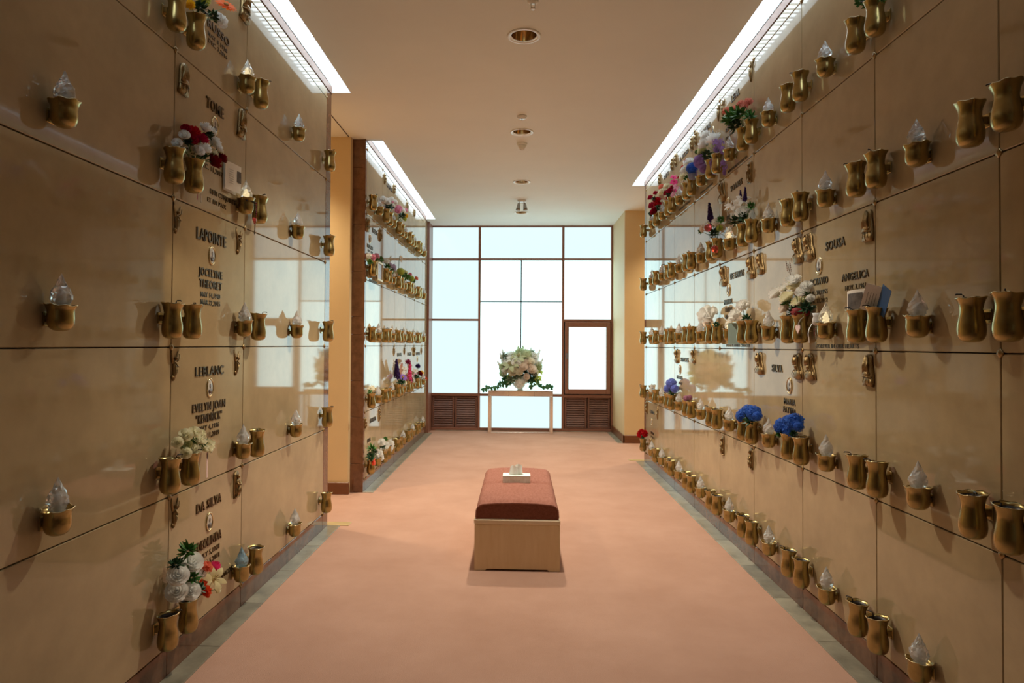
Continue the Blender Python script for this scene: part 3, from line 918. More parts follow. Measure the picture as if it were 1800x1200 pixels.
# ------------------------------------------------------------------ recessed downlights
_ring = fix_normals(MB().lathe([(.088, .004), (.112, .0), (.114, -.004), (.108, -.008), (.092, -.006), (.086, .0), (.086, .012)], 40, cap=False).data('trim_ring', 'trim_metal', True))
_refl = MB().lathe([(.087, .0), (.082, .03), (.070, .075), (.052, .115), (.045, .118)], 40, cap=False).data('reflector', 'reflector', True)
_bulb = fix_normals(MB().lathe([(.046, .118), (.045, .108), (.034, .095), (.012, .09)], 24).data('bulb', 'bulb_off', True))
DL = ['closest to the camera', 'second from the camera', 'third from the camera', 'nearest the window']


def downlight(x, y, label, watt, col=(1, .89, .70), size=122, rad=.08):
    t = thing('recessed_downlight', label, 'light', (x, y, ZC), 0, 'recessed ceiling downlights')
    obj('trim_ring', _ring, t)
    obj('reflector', _refl, t)
    obj('bulb', _bulb, t)
    ld = bpy.data.lights.new('downlight_lamp', 'SPOT')
    ld.energy = watt
    ld.color = col
    ld.spot_size = math.radians(size)
    ld.spot_blend = .7
    ld.shadow_soft_size = rad
    lo = bpy.data.objects.new('downlight_lamp', ld)
    COL.objects.link(lo)
    lo.parent = t
    lo.location = (0, 0, -.012)
    return t


for i, (x, y) in enumerate(LIGHTS):
    downlight(x, y, 'round recessed downlight in ceiling, ' + DL[i], DOWN_WATT * (1, 1, .68, .3)[i])
downlight(-2.55, 5.95, 'recessed downlight in the left side passage', SIDE_WATT, (1, .80, .52))
downlight(2.65, 9.55, 'recessed downlight in the right side passage', SIDE_WATT, (1, .80, .52))

# small ceiling devices
t = thing('smoke_detector', 'flat white disc detector on ceiling between the first two downlights', 'detector', (.011, 5.999, ZC))
put('base', MB().lathe([(.045, 0), (.045, -.012), (.040, -.016)], 28), 'white_gloss', t, True)
put('cover', MB().lathe([(.036, -.014), (.036, -.020), (.030, -.026), (.01, -.028)], 28), 'white_gloss', t, True)
put('slot', MB().box(-.003, .003, -.03, .03, -.030, -.024), 'liner_black', t)
t = thing('heat_detector', 'beige domed detector on ceiling just past the second downlight', 'detector', (.014, 6.816, ZC))
put('base', MB().lathe([(.055, 0), (.055, -.012), (.048, -.02)], 28), 'ceiling_paint', t, True)
put('dome', MB().lathe([(.046, -.018), (.036, -.045), (.02, -.06), (.006, -.064)], 24), 'ceiling_paint', t, True)
put('guard_ring', MB().lathe([(.024, -.058), (.026, -.064), (.020, -.066)], 20, cap=False), 'trim_metal', t, True)
t = thing('sprinkler_head', 'small pale sprinkler head on ceiling at the top edge of view', 'sprinkler', (.071, 3.985, ZC))
put('escutcheon', MB().lathe([(.034, 0), (.033, -.006), (.018, -.014)], 24), 'trim_metal', t, True)
put('frame_arms', MB().tube([(-.012, 0, -.01), (-.012, 0, -.035), (0, 0, -.045)], .003).tube([(.012, 0, -.01), (.012, 0, -.035), (0, 0, -.045)], .003), 'trim_metal', t, True)
put('deflector', MB().lathe([(.016, -.045), (.016, -.048), (.004, -.049)], 16), 'trim_metal', t, True)
t = thing('twin_spotlight', 'twin spotlight with two grey lamp heads near the window', 'light', (.02, 9.512, ZC))
put('ceiling_plate', MB().lathe([(.062, 0), (.062, -.016), (.055, -.022)], 28), 'white_gloss', t, True)
for s in (-1, 1):
    hd = put('lamp_head', MB().lathe([(.014, 0), (.020, -.012), (.026, -.06), (.034, -.105), (.031, -.106), (.024, -.08)], 20, c=(0, 0, 0)), 'chrome_dark', t, True, loc=(s * .042, 0, -.042), rot=(0, -s * .12, 0))
    put('lens', MB().lathe([(.030, -.098), (.028, -.103)], 20), 'bulb_off', hd)
    put('arm', MB().tube([(s * .03, 0, -.015), (s * .042, 0, -.05)], .006, 8), 'white_gloss', t, True)
put('cross_bar', MB().tube([(-.04, 0, -.04), (.04, 0, -.04)], .005, 8), 'white_gloss', t, True)

# ------------------------------------------------------------------ bronze vases and flame lamps
def in_frame(p, pad=0):
    d = Vector(p) - Vector((0, 0, H))
    z = d.dot(_f)
    if z < .1:
        return False
    x = 867.30 + 1160 * d.dot(_r) / z
    y = 586.29 - 1160 * d.dot(_u) / z
    return -pad < x < 1800 + pad and -pad < y < 1200 + pad


def scallop(first, last, amp, dz):
    def fn(i, a, r, z):
        if first <= i <= last:
            w = math.cos(7 * a)
            return r * (1 + amp * w), z + dz * w - (.004 * math.cos(a - 2.2) if dz else 0)
        return r, z
    return fn


_vp = [(.010, 0), (.026, .003), (.036, .011), (.0415, .024), (.0435, .042), (.0425, .060), (.0385, .082), (.0350, .102), (.0345, .118),
       (.0375, .134), (.0425, .147), (.0465, .1545), (.0475, .1560), (.0440, .1565), (.0385, .146), (.0340, .132), (.0320, .115), (.030, .09)]
VASE = fix_normals(MB().lathe(_vp, 42, fn=scallop(9, 14, .035, .0016)).data('body', 'bronze', True))
VRIM = fix_normals(MB().lathe([(.0462, .1552), (.0478, .1568), (.0462, .1582), (.0440, .1574)], 42, fn=scallop(0, 3, .035, .0016), cap=False).data('rim', 'brass_bright', True))
LINER = fix_normals(MB().lathe([(.0325, .10), (.0335, .130), (.0370, .1475), (.0345, .1480), (.0315, .13), (.0300, .075), (.004, .07)], 28, cap=False).data('liner', 'liner_black', True))
HOOK = fix_normals(MB().tube([(.024, 0, .140), (.026, 0, .162), (.032, 0, .1665), (.052, .004, .1670), (.0545, .004, .163)], .0026, 7).data('liner_hook', 'liner_black', True))
BRK = MB()
BRK.cbox(.030, .0575, -.013, .013, .078, .104, .003)
BRK.cbox(.0525, .0575, -.020, .020, .066, .116, .002)
BRK = fix_normals(BRK.data('wall_bracket', 'bronze'))
_lp = [(.008, 0), (.022, .003), (.033, .011), (.0395, .024), (.0415, .042), (.0405, .058), (.0405, .070), (.0435, .080), (.0480, .0865),
       (.0485, .0885), (.0450, .0880), (.038, .078), (.036, .070), (.006, .068)]
CUP = fix_normals(MB().lathe(_lp, 42, fn=scallop(7, 10, .045, .0022)).data('cup', 'bronze', True))
CRIM = fix_normals(MB().lathe([(.0475, .0868), (.0490, .0885), (.0472, .0898), (.0450, .0888)], 42, fn=scallop(0, 3, .045, .0022), cap=False).data('rim', 'brass_bright', True))
LBRK = MB()
LBRK.cbox(.034, .0505, -.012, .012, .028, .052, .003)
LBRK.cbox(.0455, .0505, -.018, .018, .016, .064, .002)
LBRK = fix_normals(LBRK.data('wall_bracket', 'bronze'))


def flame_mesh(seed, m):
    rnd = random.Random(seed)
    n = 13
    prof = [(.019, .070), (.023, .084), (.0255, .091), (.0300, .098), (.0330, .106), (.0340, .115), (.0325, .124), (.0290, .133), (.0245, .142), (.0200, .151), (.0155, .160), (.0110, .169), (.0070, .178), (.0030, .187)]
    P, F = [], []
    for i, (r, z) in enumerate(prof):
        for k in range(n):
            a = 2 * PI * (k + .5 * (i % 2)) / n + .12 * i
            rr = r * (1 + rnd.uniform(-.10, .10))
            P.append((rr * math.cos(a), rr * math.sin(a), z + rnd.uniform(-.003, .003)))
    for i in range(len(prof) - 1):
        for k in range(n):
            k2 = (k + 1) % n
            if i % 2 == 0:
                F += [(i * n + k, i * n + k2, (i + 1) * n + k), (i * n + k2, (i + 1) * n + k2, (i + 1) * n + k)]
            else:
                F += [(i * n + k, i * n + k2, (i + 1) * n + k2), (i * n + k, (i + 1) * n + k2, (i + 1) * n + k)]
    F.append(tuple(reversed(range(n))))
    P.append((0, 0, .194))
    for k in range(n):
        F.append(((len(prof) - 1) * n + k, (len(prof) - 1) * n + (k + 1) % n, len(P) - 1))
    mb = MB()
    mb.add(P, F)
    return fix_normals(mb.data('glass_flame', m))


FLAMES = [flame_mesh(s, 'glass_flame') for s in (1, 2, 3)]
FLAME_BLUE = flame_mesh(4, 'glass_flame_blue')
BULBS = {m: fix_normals(MB().lathe([(.007, .071), (.009, .085), (.0125, .103), (.010, .122), (.003, .138)], 12).data('bulb', m, True)) for m in ('bulb_lit', 'bulb_off')}

vase_spots, lamp_spots = [], []
for row in range(5):
    for k in range(7):
        vase_spots += [('R', row, JR[k] - .115), ('R', row, JR[k] + .057)]
        lamp_spots.append(('R', row, JR[k] + .38, k))
    vase_spots += [('R', row, JR[7] - .126), ('R', row, JR[8] - .113)]
    lamp_spots.append(('R', row, JR[7] + .154, 7))
    vase_spots += [('L', row, JL[0] - .100), ('L', row, JL[0] + .077), ('L', row, JL[1] + .071), ('L', row, JL[2] - .093)]
    lamp_spots += [('L', row, 2.137, 0), ('L', row, JL[1] - .109, 1), ('L', row, JL[1] + .754, 2)]
    vase_spots.append(('F', row, JF[0] + .04))
    for k in range(1, 5):
        vase_spots += [('F', row, JF[k] - .070), ('F', row, JF[k] + .125)]
        lamp_spots.append(('F', row, JF[k] - .395, k))
    lamp_spots.append(('F', row, JF[4] + .60, 5))

LIT = {('R', 2, 1), ('R', 2, 3), ('R', 3, 3), ('L', 3, 1), ('L', 4, 1)}
rv = random.Random(11)
count = {}
for (sd, row, y) in sorted(vase_spots, key=lambda q: (q[0], q[1], q[2])):
    z = ROWZ[row] + .037
    x = wall_x(sd, .0575)
    ang = rv.choice((2.3, 2.9, 3.6, 1.9, 4.0)) + rv.uniform(-.3, .3)
    if not (in_frame((x, y, z + .02), -4) or in_frame((x, y, z + .165), -4)):
        continue
    n = count[(sd, row)] = count.get((sd, row), 0) + 1
    t = thing('bronze_vase', 'bronze flower vase on %s, %s row, %s from the camera' % (WALLN[sd], ROWN[row], ORD[n - 1]), 'vase',
              (x, y, z), 0 if sd == 'R' else PI, 'bronze vases on the crypt walls')
    obj('body', VASE, t, rot=(0, 0, rv.uniform(0, 6)))
    obj('rim', VRIM, t, rot=tuple(t.children[0].rotation_euler))
    obj('liner', LINER, t)
    obj('liner_hook', HOOK, t, rot=(0, 0, ang))
    obj('wall_bracket', BRK, t)
count = {}
for (sd, row, y, k) in sorted(lamp_spots, key=lambda q: (q[0], q[1], q[2])):
    z = ROWZ[row] + .056
    x = wall_x(sd, .0505)
    if not (in_frame((x, y, z + .02), -4) or in_frame((x, y, z + .18), -4)):
        continue
    n = count[(sd, row)] = count.get((sd, row), 0) + 1
    blue = (sd, row, k) == ('L', 0, 1)
    t = thing('flame_lamp', ('pale blue' if blue else 'clear') + ' glass flame lamp on %s, %s row, %s from the camera' % (WALLN[sd], ROWN[row], ORD[n - 1]), 'lamp',
              (x, y, z), 0 if sd == 'R' else PI, 'glass flame lamps on the crypt walls')
    obj('cup', CUP, t, rot=(0, 0, rv.uniform(0, 6)))
    obj('rim', CRIM, t, rot=tuple(t.children[0].rotation_euler))
    obj('glass_flame', FLAME_BLUE if blue else FLAMES[rv.randrange(3)], t, rot=(0, 0, rv.uniform(0, 6)))
    obj('bulb', BULBS['bulb_lit' if (sd, row, k) in LIT else 'bulb_off'], t)
    obj('wall_bracket', LBRK, t)

# ------------------------------------------------------------------ cast bronze emblems
def emblem_meshes():
    R = {}
    # winged angel, arms raised, long gown
    mb = MB()
    mb.relief([(-.16, .10), (-.21, .30), (-.19, .50), (-.12, .30), (-.03, .12), (-.05, .0), (-.10, .0)], .045, 3)          # tall left wing
    mb.relief([(.02, .10), (.10, .20), (.20, .40), (.24, .43), (.20, .28), (.14, .12), (.06, .02)], .04, 3)                # right wing
    mb.relief([(-.09, .12), (.07, .13), (.11, .02), (.09, -.12), (.05, -.26), (.01, -.40), (-.06, -.50), (-.11, -.47), (-.12, -.34), (-.10, -.18), (-.12, -.04)], .085, 4)
    mb.ell((-.01, .19, .055), .05, .06, .055, 10, 6)
    mb.tube([(.05, .10, .06), (.13, .16, .075), (.19, .27, .06), (.21, .33, .05)], .022, 6, .012)
    mb.tube([(-.07, .08, .07), (-.03, -.02, .10), (.06, -.06, .10)], .022, 6, .016)
    for s in (-.05, 0, .04):
        mb.tube([(s, -.05, .088), (s * .7 - .02, -.25, .075), (s * .4 - .06, -.45, .04)], .012, 5)
    mb.relief([(-.17, -.34), (-.07, -.31), (-.03, -.38), (-.08, -.44), (-.15, -.42)], .06, 3)
    R['angel'] = mb
    # veiled head in profile with shoulders
    mb = MB()
    mb.relief([(-.10, .48), (.02, .50), (.13, .45), (.19, .34), (.20, .18), (.22, .02), (.30, -.12), (.34, -.30), (.36, -.50), (-.30, -.50), (-.31, -.34),
               (-.24, -.20), (-.14, -.10), (-.17, -.04), (-.20, .04), (-.18, .09), (-.24, .14), (-.19, .22), (-.20, .34), (-.17, .43)], .065, 5, cx=.03, cy=-.02)
    mb.ell((-.055, .20, .075), .125, .175, .095, 16, 10)                     # head in profile
    mb.relief([(-.165, .21), (-.235, .145), (-.21, .115), (-.155, .12)], .03, 2, .065)     # nose
    mb.ell((-.125, .055, .075), .06, .05, .055, 10, 6)                      # chin
    mb.ell((-.02, -.02, .06), .085, .13, .065, 10, 6)                       # neck
    mb.ell((.03, -.33, .03), .28, .22, .085, 18, 8)                         # shoulders
    mb.tube([(-.14, .36, .085), (-.06, .435, .10), (.06, .42, .105), (.115, .30, .11), (.115, .12, .10), (.13, -.02, .09), (.19, -.16, .085), (.26, -.34, .07), (.29, -.48, .04)], .026, 8, .016)   # veil edge
    for (a, b, c) in ((-.17, -.22, -.25), (-.09, -.08, -.10), (.05, .08, .06)):
        mb.tube([(a, -.17, .085), (b, -.30, .108), (c, -.46, .085)], .010, 6, .006)
    mb.tube([(-.20, -.20, .07), (-.08, -.13, .085), (.03, -.16, .095), (.12, -.12, .09)], .014, 6)
    R['bust'] = mb
    # praying hands with cuffs
    mb = MB()
    mb.relief([(-.02, .50), (.09, .49), (.15, .42), (.16, .25), (.19, .05), (.22, -.15), (.23, -.38), (.20, -.50), (-.24, -.47), (-.20, -.30), (-.17, -.12), (-.16, .08), (-.15, .28), (-.11, .43)], .11, 5)
    for (x, y1) in ((-.085, .40), (-.03, .465), (.03, .46), (.085, .40)):
        mb.tube([(x * 1.3, -.10, .095), (x * 1.15, .14, .118), (x * .8 + .01, y1, .09)], .031, 8, .019)
    mb.tube([(-.16, -.12, .08), (-.135, .06, .10), (-.10, .20, .10)], .030, 8, .018)      # thumb
    mb.ell((.0, -.10, .085), .165, .10, .055, 14, 6)                        # wrists
    mb.tube([(-.20, -.19, .07), (-.09, -.175, .12), (.03, -.17, .13), (.21, -.20, .075)], .022, 7)   # cuff
    mb.relief([(-.20, -.20), (.21, -.20), (.23, -.36), (.21, -.49), (-.23, -.47), (-.22, -.34)], .085, 4, .03)   # sleeves
    mb.tube([(.0, -.20, .112), (.005, -.34, .118), (.0, -.475, .085)], .010, 5)
    mb.tube([(.10, -.21, .10), (.12, -.34, .105), (.13, -.47, .075)], .008, 5)
    mb.tube([(-.11, -.21, .10), (-.13, -.34, .105), (-.14, -.46, .075)], .008, 5)
    R['hands'] = mb
    # arched plaque with a standing saint
    mb = MB()
    arch = [(-.17, -.50), (.17, -.50), (.19, -.20), (.18, .20)] + [(.18 * math.cos(a * PI / 8), .32 + .18 * math.sin(a * PI / 8)) for a in range(0, 9)] + [(-.18, .20), (-.19, -.20)]
    mb.relief(arch, .06, 3)
    mb.ell((0, .30, .07), .062, .085, .065, 10, 6)
    mb.ell((0, .02, .055), .115, .22, .075, 12, 8)
    mb.ell((0, -.26, .05), .13, .20, .07, 12, 8)
    mb.tube([(-.11, .10, .09), (-.05, -.04, .13), (.04, .02, .13)], .030, 7)
    mb.tube([(.11, .10, .09), (.06, -.02, .13), (-.02, .03, .135)], .030, 7)
    for s in (-.08, -.02, .04, .09):
        mb.tube([(s * .8, -.05, .12), (s, -.25, .12), (s * 1.2, -.45, .07)], .014, 5)
    mb.tube([(-.16, -.46, .05), (0, -.45, .08), (.16, -.46, .05)], .028, 6)
    R['saint'] = mb
    return {k: fix_normals(m.data(k + '_relief', 'bronze_cast', True)) for k, m in R.items()}


EMB = emblem_meshes()
EMS = {'angel': (1.0, 1.3), 'bust': (1.35, 1.5), 'hands': (1.2, 1.4), 'saint': (1.15, 1.3)}
EMN = {'angel': ('angel_emblem', 'bronze winged angel emblem'), 'bust': ('bust_emblem', 'bronze veiled profile bust emblem'),
       'hands': ('praying_hands_emblem', 'bronze praying hands emblem'), 'saint': ('saint_plaque', 'arched bronze saint plaque')}
count = {}
for (sd, kind, y, z, h) in sorted(EMBLEMS, key=lambda q: (q[0], q[1], sum(q[3] > w for w in ROWZ), q[2])):
    row = max(0, min(4, sum(z > w for w in ROWZ) - 1))
    n = count[(sd, kind, row)] = count.get((sd, kind, row), 0) + 1
    tot = sum(1 for e in EMBLEMS if e[0] == sd and e[1] == kind and max(0, min(4, sum(e[3] > w for w in ROWZ) - 1)) == row)
    nm, tx = EMN[kind]
    lab = '%s on %s, %s row' % (tx, WALLN[sd], ROWN[row]) + ('' if tot == 1 else ', %s from the camera' % ORD[n - 1])
    flip = -1 if (kind == 'bust' and n % 2 == 0 and sd != 'R') else 1
    o = obj(nm, EMB[kind], None, (wall_x(sd), y, z), FRAME[sd], (h * flip * EMS[kind][0], h, h * EMS[kind][1]))
    tag(o, lab, 'emblem', 'cast bronze emblems on the crypt panels')

# ------------------------------------------------------------------ oval portrait medallions
_fr = MB()
n = 40
_P, _F = [], []
for k in range(n):
    a = 2 * PI * k / n
    for (s, zz) in ((1.0, 0), (1.0, .045), (.94, .075), (.86, .06), (.84, .035)):
        _P.append((.36 * s * math.cos(a), .5 * s * math.sin(a), zz))
for k in range(n):
    k2 = (k + 1) % n
    for j in range(4):
        _F.append((k * 5 + j, k2 * 5 + j, k2 * 5 + j + 1, k * 5 + j + 1))
_fr.add(_P, _F)
MFR = fix_normals(_fr.data('frame', 'brass_bright', True))
_pl = MB()
_pl.relief([(.31 * math.cos(2 * PI * k / 32), .43 * math.sin(2 * PI * k / 32)) for k in range(32)], .03, 4, .02)
MPL = fix_normals(_pl.data('porcelain_plate', 'porcelain', True))
_po = MB()
_po.ell((0, .09, .052), .095, .125, .012, 14, 6)
_po.prism([(-.20, -.20), (-.17, -.10), (-.07, -.04), (.07, -.04), (.17, -.10), (.20, -.20), (.12, -.30), (-.12, -.30)], .046, .056, 'xy')
MPO = fix_normals(_po.data('portrait', 'portrait_grey', True))
count = {}
for (sd, y, z, h) in sorted(MEDALLIONS, key=lambda q: (q[0], sum(q[2] > w for w in ROWZ), q[1])):
    row = max(0, min(4, sum(z > w for w in ROWZ) - 1))
    n = count[(sd, row)] = count.get((sd, row), 0) + 1
    tot = sum(1 for e in MEDALLIONS if e[0] == sd and max(0, min(4, sum(e[2] > w for w in ROWZ) - 1)) == row)
    t = thing('portrait_medallion', 'oval portrait medallion in brass frame on %s, %s row' % (WALLN[sd], ROWN[row]) + ('' if tot == 1 else ', %s from camera' % ORD[n - 1]),
              'medallion', (wall_x(sd), y, z), 0, 'oval portrait medallions')
    t.rotation_euler = FRAME[sd]
    t.scale = (h, h, h)
    obj('frame', MFR, t)
    pl = obj('porcelain_plate', MPL, t)
    obj('portrait', MPO, pl)

# ------------------------------------------------------------------ raised bronze lettering on the panels
_tmp = []
for (sd, txt, y, z, w, h) in INSCRIPTIONS:
    cu = bpy.data.curves.new('inscription', 'FONT')
    cu.body = txt
    cu.size = 1
    cu.extrude = .1
    cu.offset = .012
    cu.space_character = 1.14
    cu.resolution_u = 3
    o = bpy.data.objects.new('inscription_curve', cu)
    COL.objects.link(o)
    _tmp.append(o)
bpy.context.view_layer.update()
_dg = bpy.context.evaluated_depsgraph_get()
for o, (sd, txt, y, z, w, h) in zip(_tmp, INSCRIPTIONS):
    me = bpy.data.meshes.new_from_object(o.evaluated_get(_dg))
    xs = [v.co.x for v in me.vertices]
    x0, x1 = min(xs), max(xs)
    y0_, y1_ = -.02, .715
    for v in me.vertices:
        v.co = ((v.co.x - (x0 + x1) / 2) * w / (x1 - x0), (v.co.y - (y0_ + y1_) / 2) * h / (y1_ - y0_), (.5 + v.co.z * 5) * min(.006, h * .11))
    me.name = 'inscription'
    me.materials.clear()
    me.materials.append(MAT['bronze_letter'])
    pan = None
    for (s2, a, b, c, d, po) in PANELS:
        if s2 == sd and a <= y < b and c <= z < d and po.name.startswith('marble'):
            pan = po
    q = obj('inscription', me, pan)
    q.location = (((pan.location.y - y) if sd == 'R' else (y - pan.location.y)), z - pan.location.z, 0)
for o in _tmp:
    cu = o.data
    bpy.data.objects.remove(o)
    bpy.data.curves.remove(cu)

# ------------------------------------------------------------------ flowers
def petal(mb, th, w, R, o, h, zb, nu=3, nv=3, tip=.0):
    def fn(u, v):
        s = (u - .5) * 2
        t = v
        a = th + s * w * (math.sin(PI * (.12 + .76 * t)) ** .6)
        rad = R * (.22 + .78 * math.sin(min(1, t * 1.05) * PI / 2 * (.65 + .35 * o)))
        z = zb + h * t - o * .34 * h * t * t - .06 * h * abs(s) * t + tip * t
        return (rad * math.cos(a), rad * math.sin(a), z)
    mb.grid(fn, nu, nv)


def long_petal(mb, th, L, w, up, curl, nu=2, nv=4, r0=.03):
    def fn(u, v):
        s = (u - .5) * 2
        ww = w * math.sin(PI * min(.97, .10 + .9 * v)) ** .7
        r = r0 + L * v
        z = up * v - curl * v * v - .12 * w * (1 - s * s) * -1
        return (r * math.cos(th) - s * ww * math.sin(th), r * math.sin(th) + s * ww * math.cos(th), z)
    mb.grid(fn, nu, nv)


def sphere_dirs(n, top=-.6):
    g = PI * (3 - math.sqrt(5))
    out = []
    for i in range(n):
        z = 1 - (1 - top) * (i + .5) / n
        r = math.sqrt(max(0, 1 - z * z))
        out.append(Vector((r * math.cos(g * i), r * math.sin(g * i), z)))
    return out


def floret(mb, c, d, s, npet=4, rnd=random):
    d = d.normalized()
    a = d.cross(Vector((0, 0, 1)) if abs(d.z) < .9 else Vector((1, 0, 0))).normalized()
    b = d.cross(a)
    t0 = rnd.uniform(0, 6)
    for k in range(npet):
        t = t0 + 2 * PI * k / npet
        e = a * math.cos(t) + b * math.sin(t)
        g = d.cross(e)
        p = [c, c + e * s * .55 + g * s * .38 + d * s * .10, c + e * s * 1.0 + d * s * .02, c + e * s * .55 - g * s * .38 + d * s * .10]
        mb.add(p, [(0, 1, 2, 3)])


def bloom_mesh(kind):
    rnd = random.Random(hash_name(kind))
    mb = MB()
    if kind == 'R':
        for j, (n, R, o, h, zb, w) in enumerate(((5, .50, .95, .46, -.26, .74), (5, .46, .65, .54, -.26, .72), (5, .36, .4, .54, -.20, .70), (4, .24, .2, .52, -.14, .85), (3, .13, 0, .50, -.10, 1.05))):
            for k in range(n):
                petal(mb, 2 * PI * (k + .45 * j) / n, w, R, o, h, zb)
        mb.ell((0, 0, -.14), .26, .26, .16, 8, 5)
    elif kind == 'H':
        mb.ell((0, 0, 0), .34, .34, .30, 10, 6)
        for d in sphere_dirs(64, -.55):
            floret(mb, Vector((d.x * .40, d.y * .40, d.z * .36)) * rnd.uniform(.94, 1.06), d + Vector((rnd.uniform(-.45, .45), rnd.uniform(-.45, .45), rnd.uniform(-.2, .2))), rnd.uniform(.115, .155), 4, rnd)
    elif kind == 'C':
        mb.ell((0, 0, -.05), .30, .30, .24, 8, 5)
        for d in sphere_dirs(46, -.35):
            c = Vector((d.x * .22, d.y * .22, d.z * .16 - .02))
            up = (d + Vector((rnd.uniform(-.3, .3), rnd.uniform(-.3, .3), .15))).normalized()
            a = up.cross(Vector((rnd.random() - .5, rnd.random() - .5, rnd.random() - .5))).normalized()
            L = rnd.uniform(.22, .30)
            W_ = rnd.uniform(.11, .16)
            p = [c - a * W_ * .4, c + a * W_ * .4, c + a * W_ + up * L * .75, c + a * W_ * .3 + up * L, c - a * W_ * .4 + up * L * .92, c - a * W_ + up * L * .7]
            mb.add(p, [(0, 1, 2, 3), (0, 3, 4, 5)])
    elif kind == 'M':
        mb.ell((0, 0, 0), .26, .26, .22, 8, 5)
        for d in sphere_dirs(110, -.55):
            a = d.cross(Vector((rnd.random() - .5, rnd.random() - .5, rnd.random() - .5))).normalized()
            L = rnd.uniform(.42, .5)
            mb.add([d * .2 - a * .03, d * .2 + a * .03, d * L * .8 + a * .045, d * L + Vector((0, 0, .03)), d * L * .8 - a * .045], [(0, 1, 2, 3), (0, 3, 4)])
    elif kind == 'G':
        for j, (n, L, up) in enumerate(((16, .47, .06), (14, .40, .12), (10, .28, .15))):
            for k in range(n):
                long_petal(mb, 2 * PI * (k + .5 * j) / n + rnd.uniform(-.05, .05), L, .075, up, .06, 1, 3)
        mb.mi = 1
        mb.ell((0, 0, .07), .11, .11, .06, 12, 5)
    elif kind == 'L':
        for k in range(6):
            long_petal(mb, PI / 3 * k + .1 * (k % 2), .46, .13 if k % 2 else .10, .34, .30, 2, 5)
        mb.ell((0, 0, -.02), .07, .07, .16, 8, 5)
        mb.mi = 1
        for k in range(6):
            a = PI / 3 * k + .4
            mb.tube([(0, 0, .02), (.06 * math.cos(a), .06 * math.sin(a), .18), (.10 * math.cos(a), .10 * math.sin(a), .27)], .010, 4)
    elif kind == 'O':
        for k, (a, L, w) in enumerate(((PI / 2, .45, .14), (PI / 2 + 2.2, .45, .13), (PI / 2 - 2.2, .45, .13), (.25, .46, .22), (PI - .25, .46, .22))):
            long_petal(mb, a, L, w, .10, .10, 2, 4)
        mb.ell((0, -.10, .06), .09, .12, .08, 8, 5)
    elif kind == 'S':
        mb.tube([(0, 0, -.5), (0, 0, .5)], .012, 5)
        for i in range(38):
            t = i / 37
            z = -.45 + .93 * t
            r = .13 * (1 - .75 * t)
            a = i * 2.4
            d = Vector((math.cos(a), math.sin(a), .35))
            floret(mb, Vector((r * math.cos(a), r * math.sin(a), z)), d, .13 * (1 - .55 * t), 5, rnd)
            floret(mb, Vector((r * .6 * math.cos(a + 1), r * .6 * math.sin(a + 1), z)), d, .10 * (1 - .55 * t), 4, rnd)
    elif kind == 'W':
        for i in range(46):
            t = rnd.random()
            a = rnd.uniform(0, 2 * PI)
            r = .34 * math.sqrt(rnd.random()) * math.sin(PI * (.15 + .8 * t))
            d = Vector((math.cos(a), math.sin(a), rnd.uniform(-.2, .4)))
            floret(mb, Vector((r * math.cos(a), r * math.sin(a), .55 - 1.15 * t)), d, rnd.uniform(.11, .17), 4, rnd)
        mb.tube([(0, 0, .5), (0, 0, -.5)], .01, 4)
    elif kind == 'F':
        for i, d in enumerate(sphere_dirs(34, -.5)):
            d = (d + Vector((rnd.uniform(-.3, .3), rnd.uniform(-.3, .3), rnd.uniform(-.2, .2)))).normalized()
            a = d.cross(Vector((rnd.random() - .5, rnd.random() - .5, .6))).normalized()
            nn = d.cross(a)
            L = rnd.uniform(.30, .52)
            W_ = rnd.uniform(.065, .105)
            b0 = d * .05
            p = [b0, b0 + d * L * .35 + a * W_ + nn * .02, b0 + d * L * .72 + a * W_ * .75, b0 + d * L - nn * .05, b0 + d * L * .72 - a * W_ * .75, b0 + d * L * .35 - a * W_ + nn * .02, b0 + d * L * .4 - nn * .02]
            mb.add(p, [(0, 1, 6), (1, 2, 3, 6), (6, 3, 4, 5), (0, 6, 5)])
    elif kind == 'T':
        mb.tube([(0, 0, -.6), (.04, 0, -.1), (0, 0, .2), (-.06, .02, .5)], .025, 5, .008)
        for i in range(12):
            z = -.05 + i * .05
            s = -1 if i % 2 else 1
            mb.tube([(0, 0, z), (s * .10, .02, z + .08), (s * .15, .0, z + .16)], .012, 4, .006)
            mb.ell((s * .15, 0, z + .17), .03, .03, .035, 6, 4)
    elif kind == 'K':
        for s in (-1, 1):
            mb.add([(0, 0, 0), (s * .30, .10, .34), (s * .52, .06, .20), (s * .50, .06, -.18), (s * .28, .10, -.30)], [(0, 1, 2, 3), (0, 3, 4)])
            mb.add([(0, -.08, 0), (s * .30, -.12, .34), (s * .52, -.06, .20), (s * .50, -.06, -.18), (s * .28, -.12, -.30)], [(0, 3, 2, 1), (0, 4, 3)])
            mb.add([(0, 0, 0), (s * .10, 0, 0), (s * .34, .03, -.62), (s * .14, .03, -.66)], [(0, 1, 2, 3)])
        mb.ell((0, 0, 0), .10, .12, .10, 8, 5)
        mb.box(-.36, .36, -.16, .16, -.62, -.14)
    return mb


def hash_name(s):
    h = 7
    for ch in s:
        h = h * 31 + ord(ch)
    return h % 100003


BLOOM = {}
BN = {'R': 'rose', 'H': 'hydrangea_head', 'C': 'carnation', 'M': 'pompom_bloom', 'G': 'daisy', 'L': 'lily', 'O': 'orchid_bloom', 'S': 'flower_spike',
      'W': 'wisteria_cluster', 'F': 'foliage', 'T': 'twig', 'K': 'ribbon_bow'}


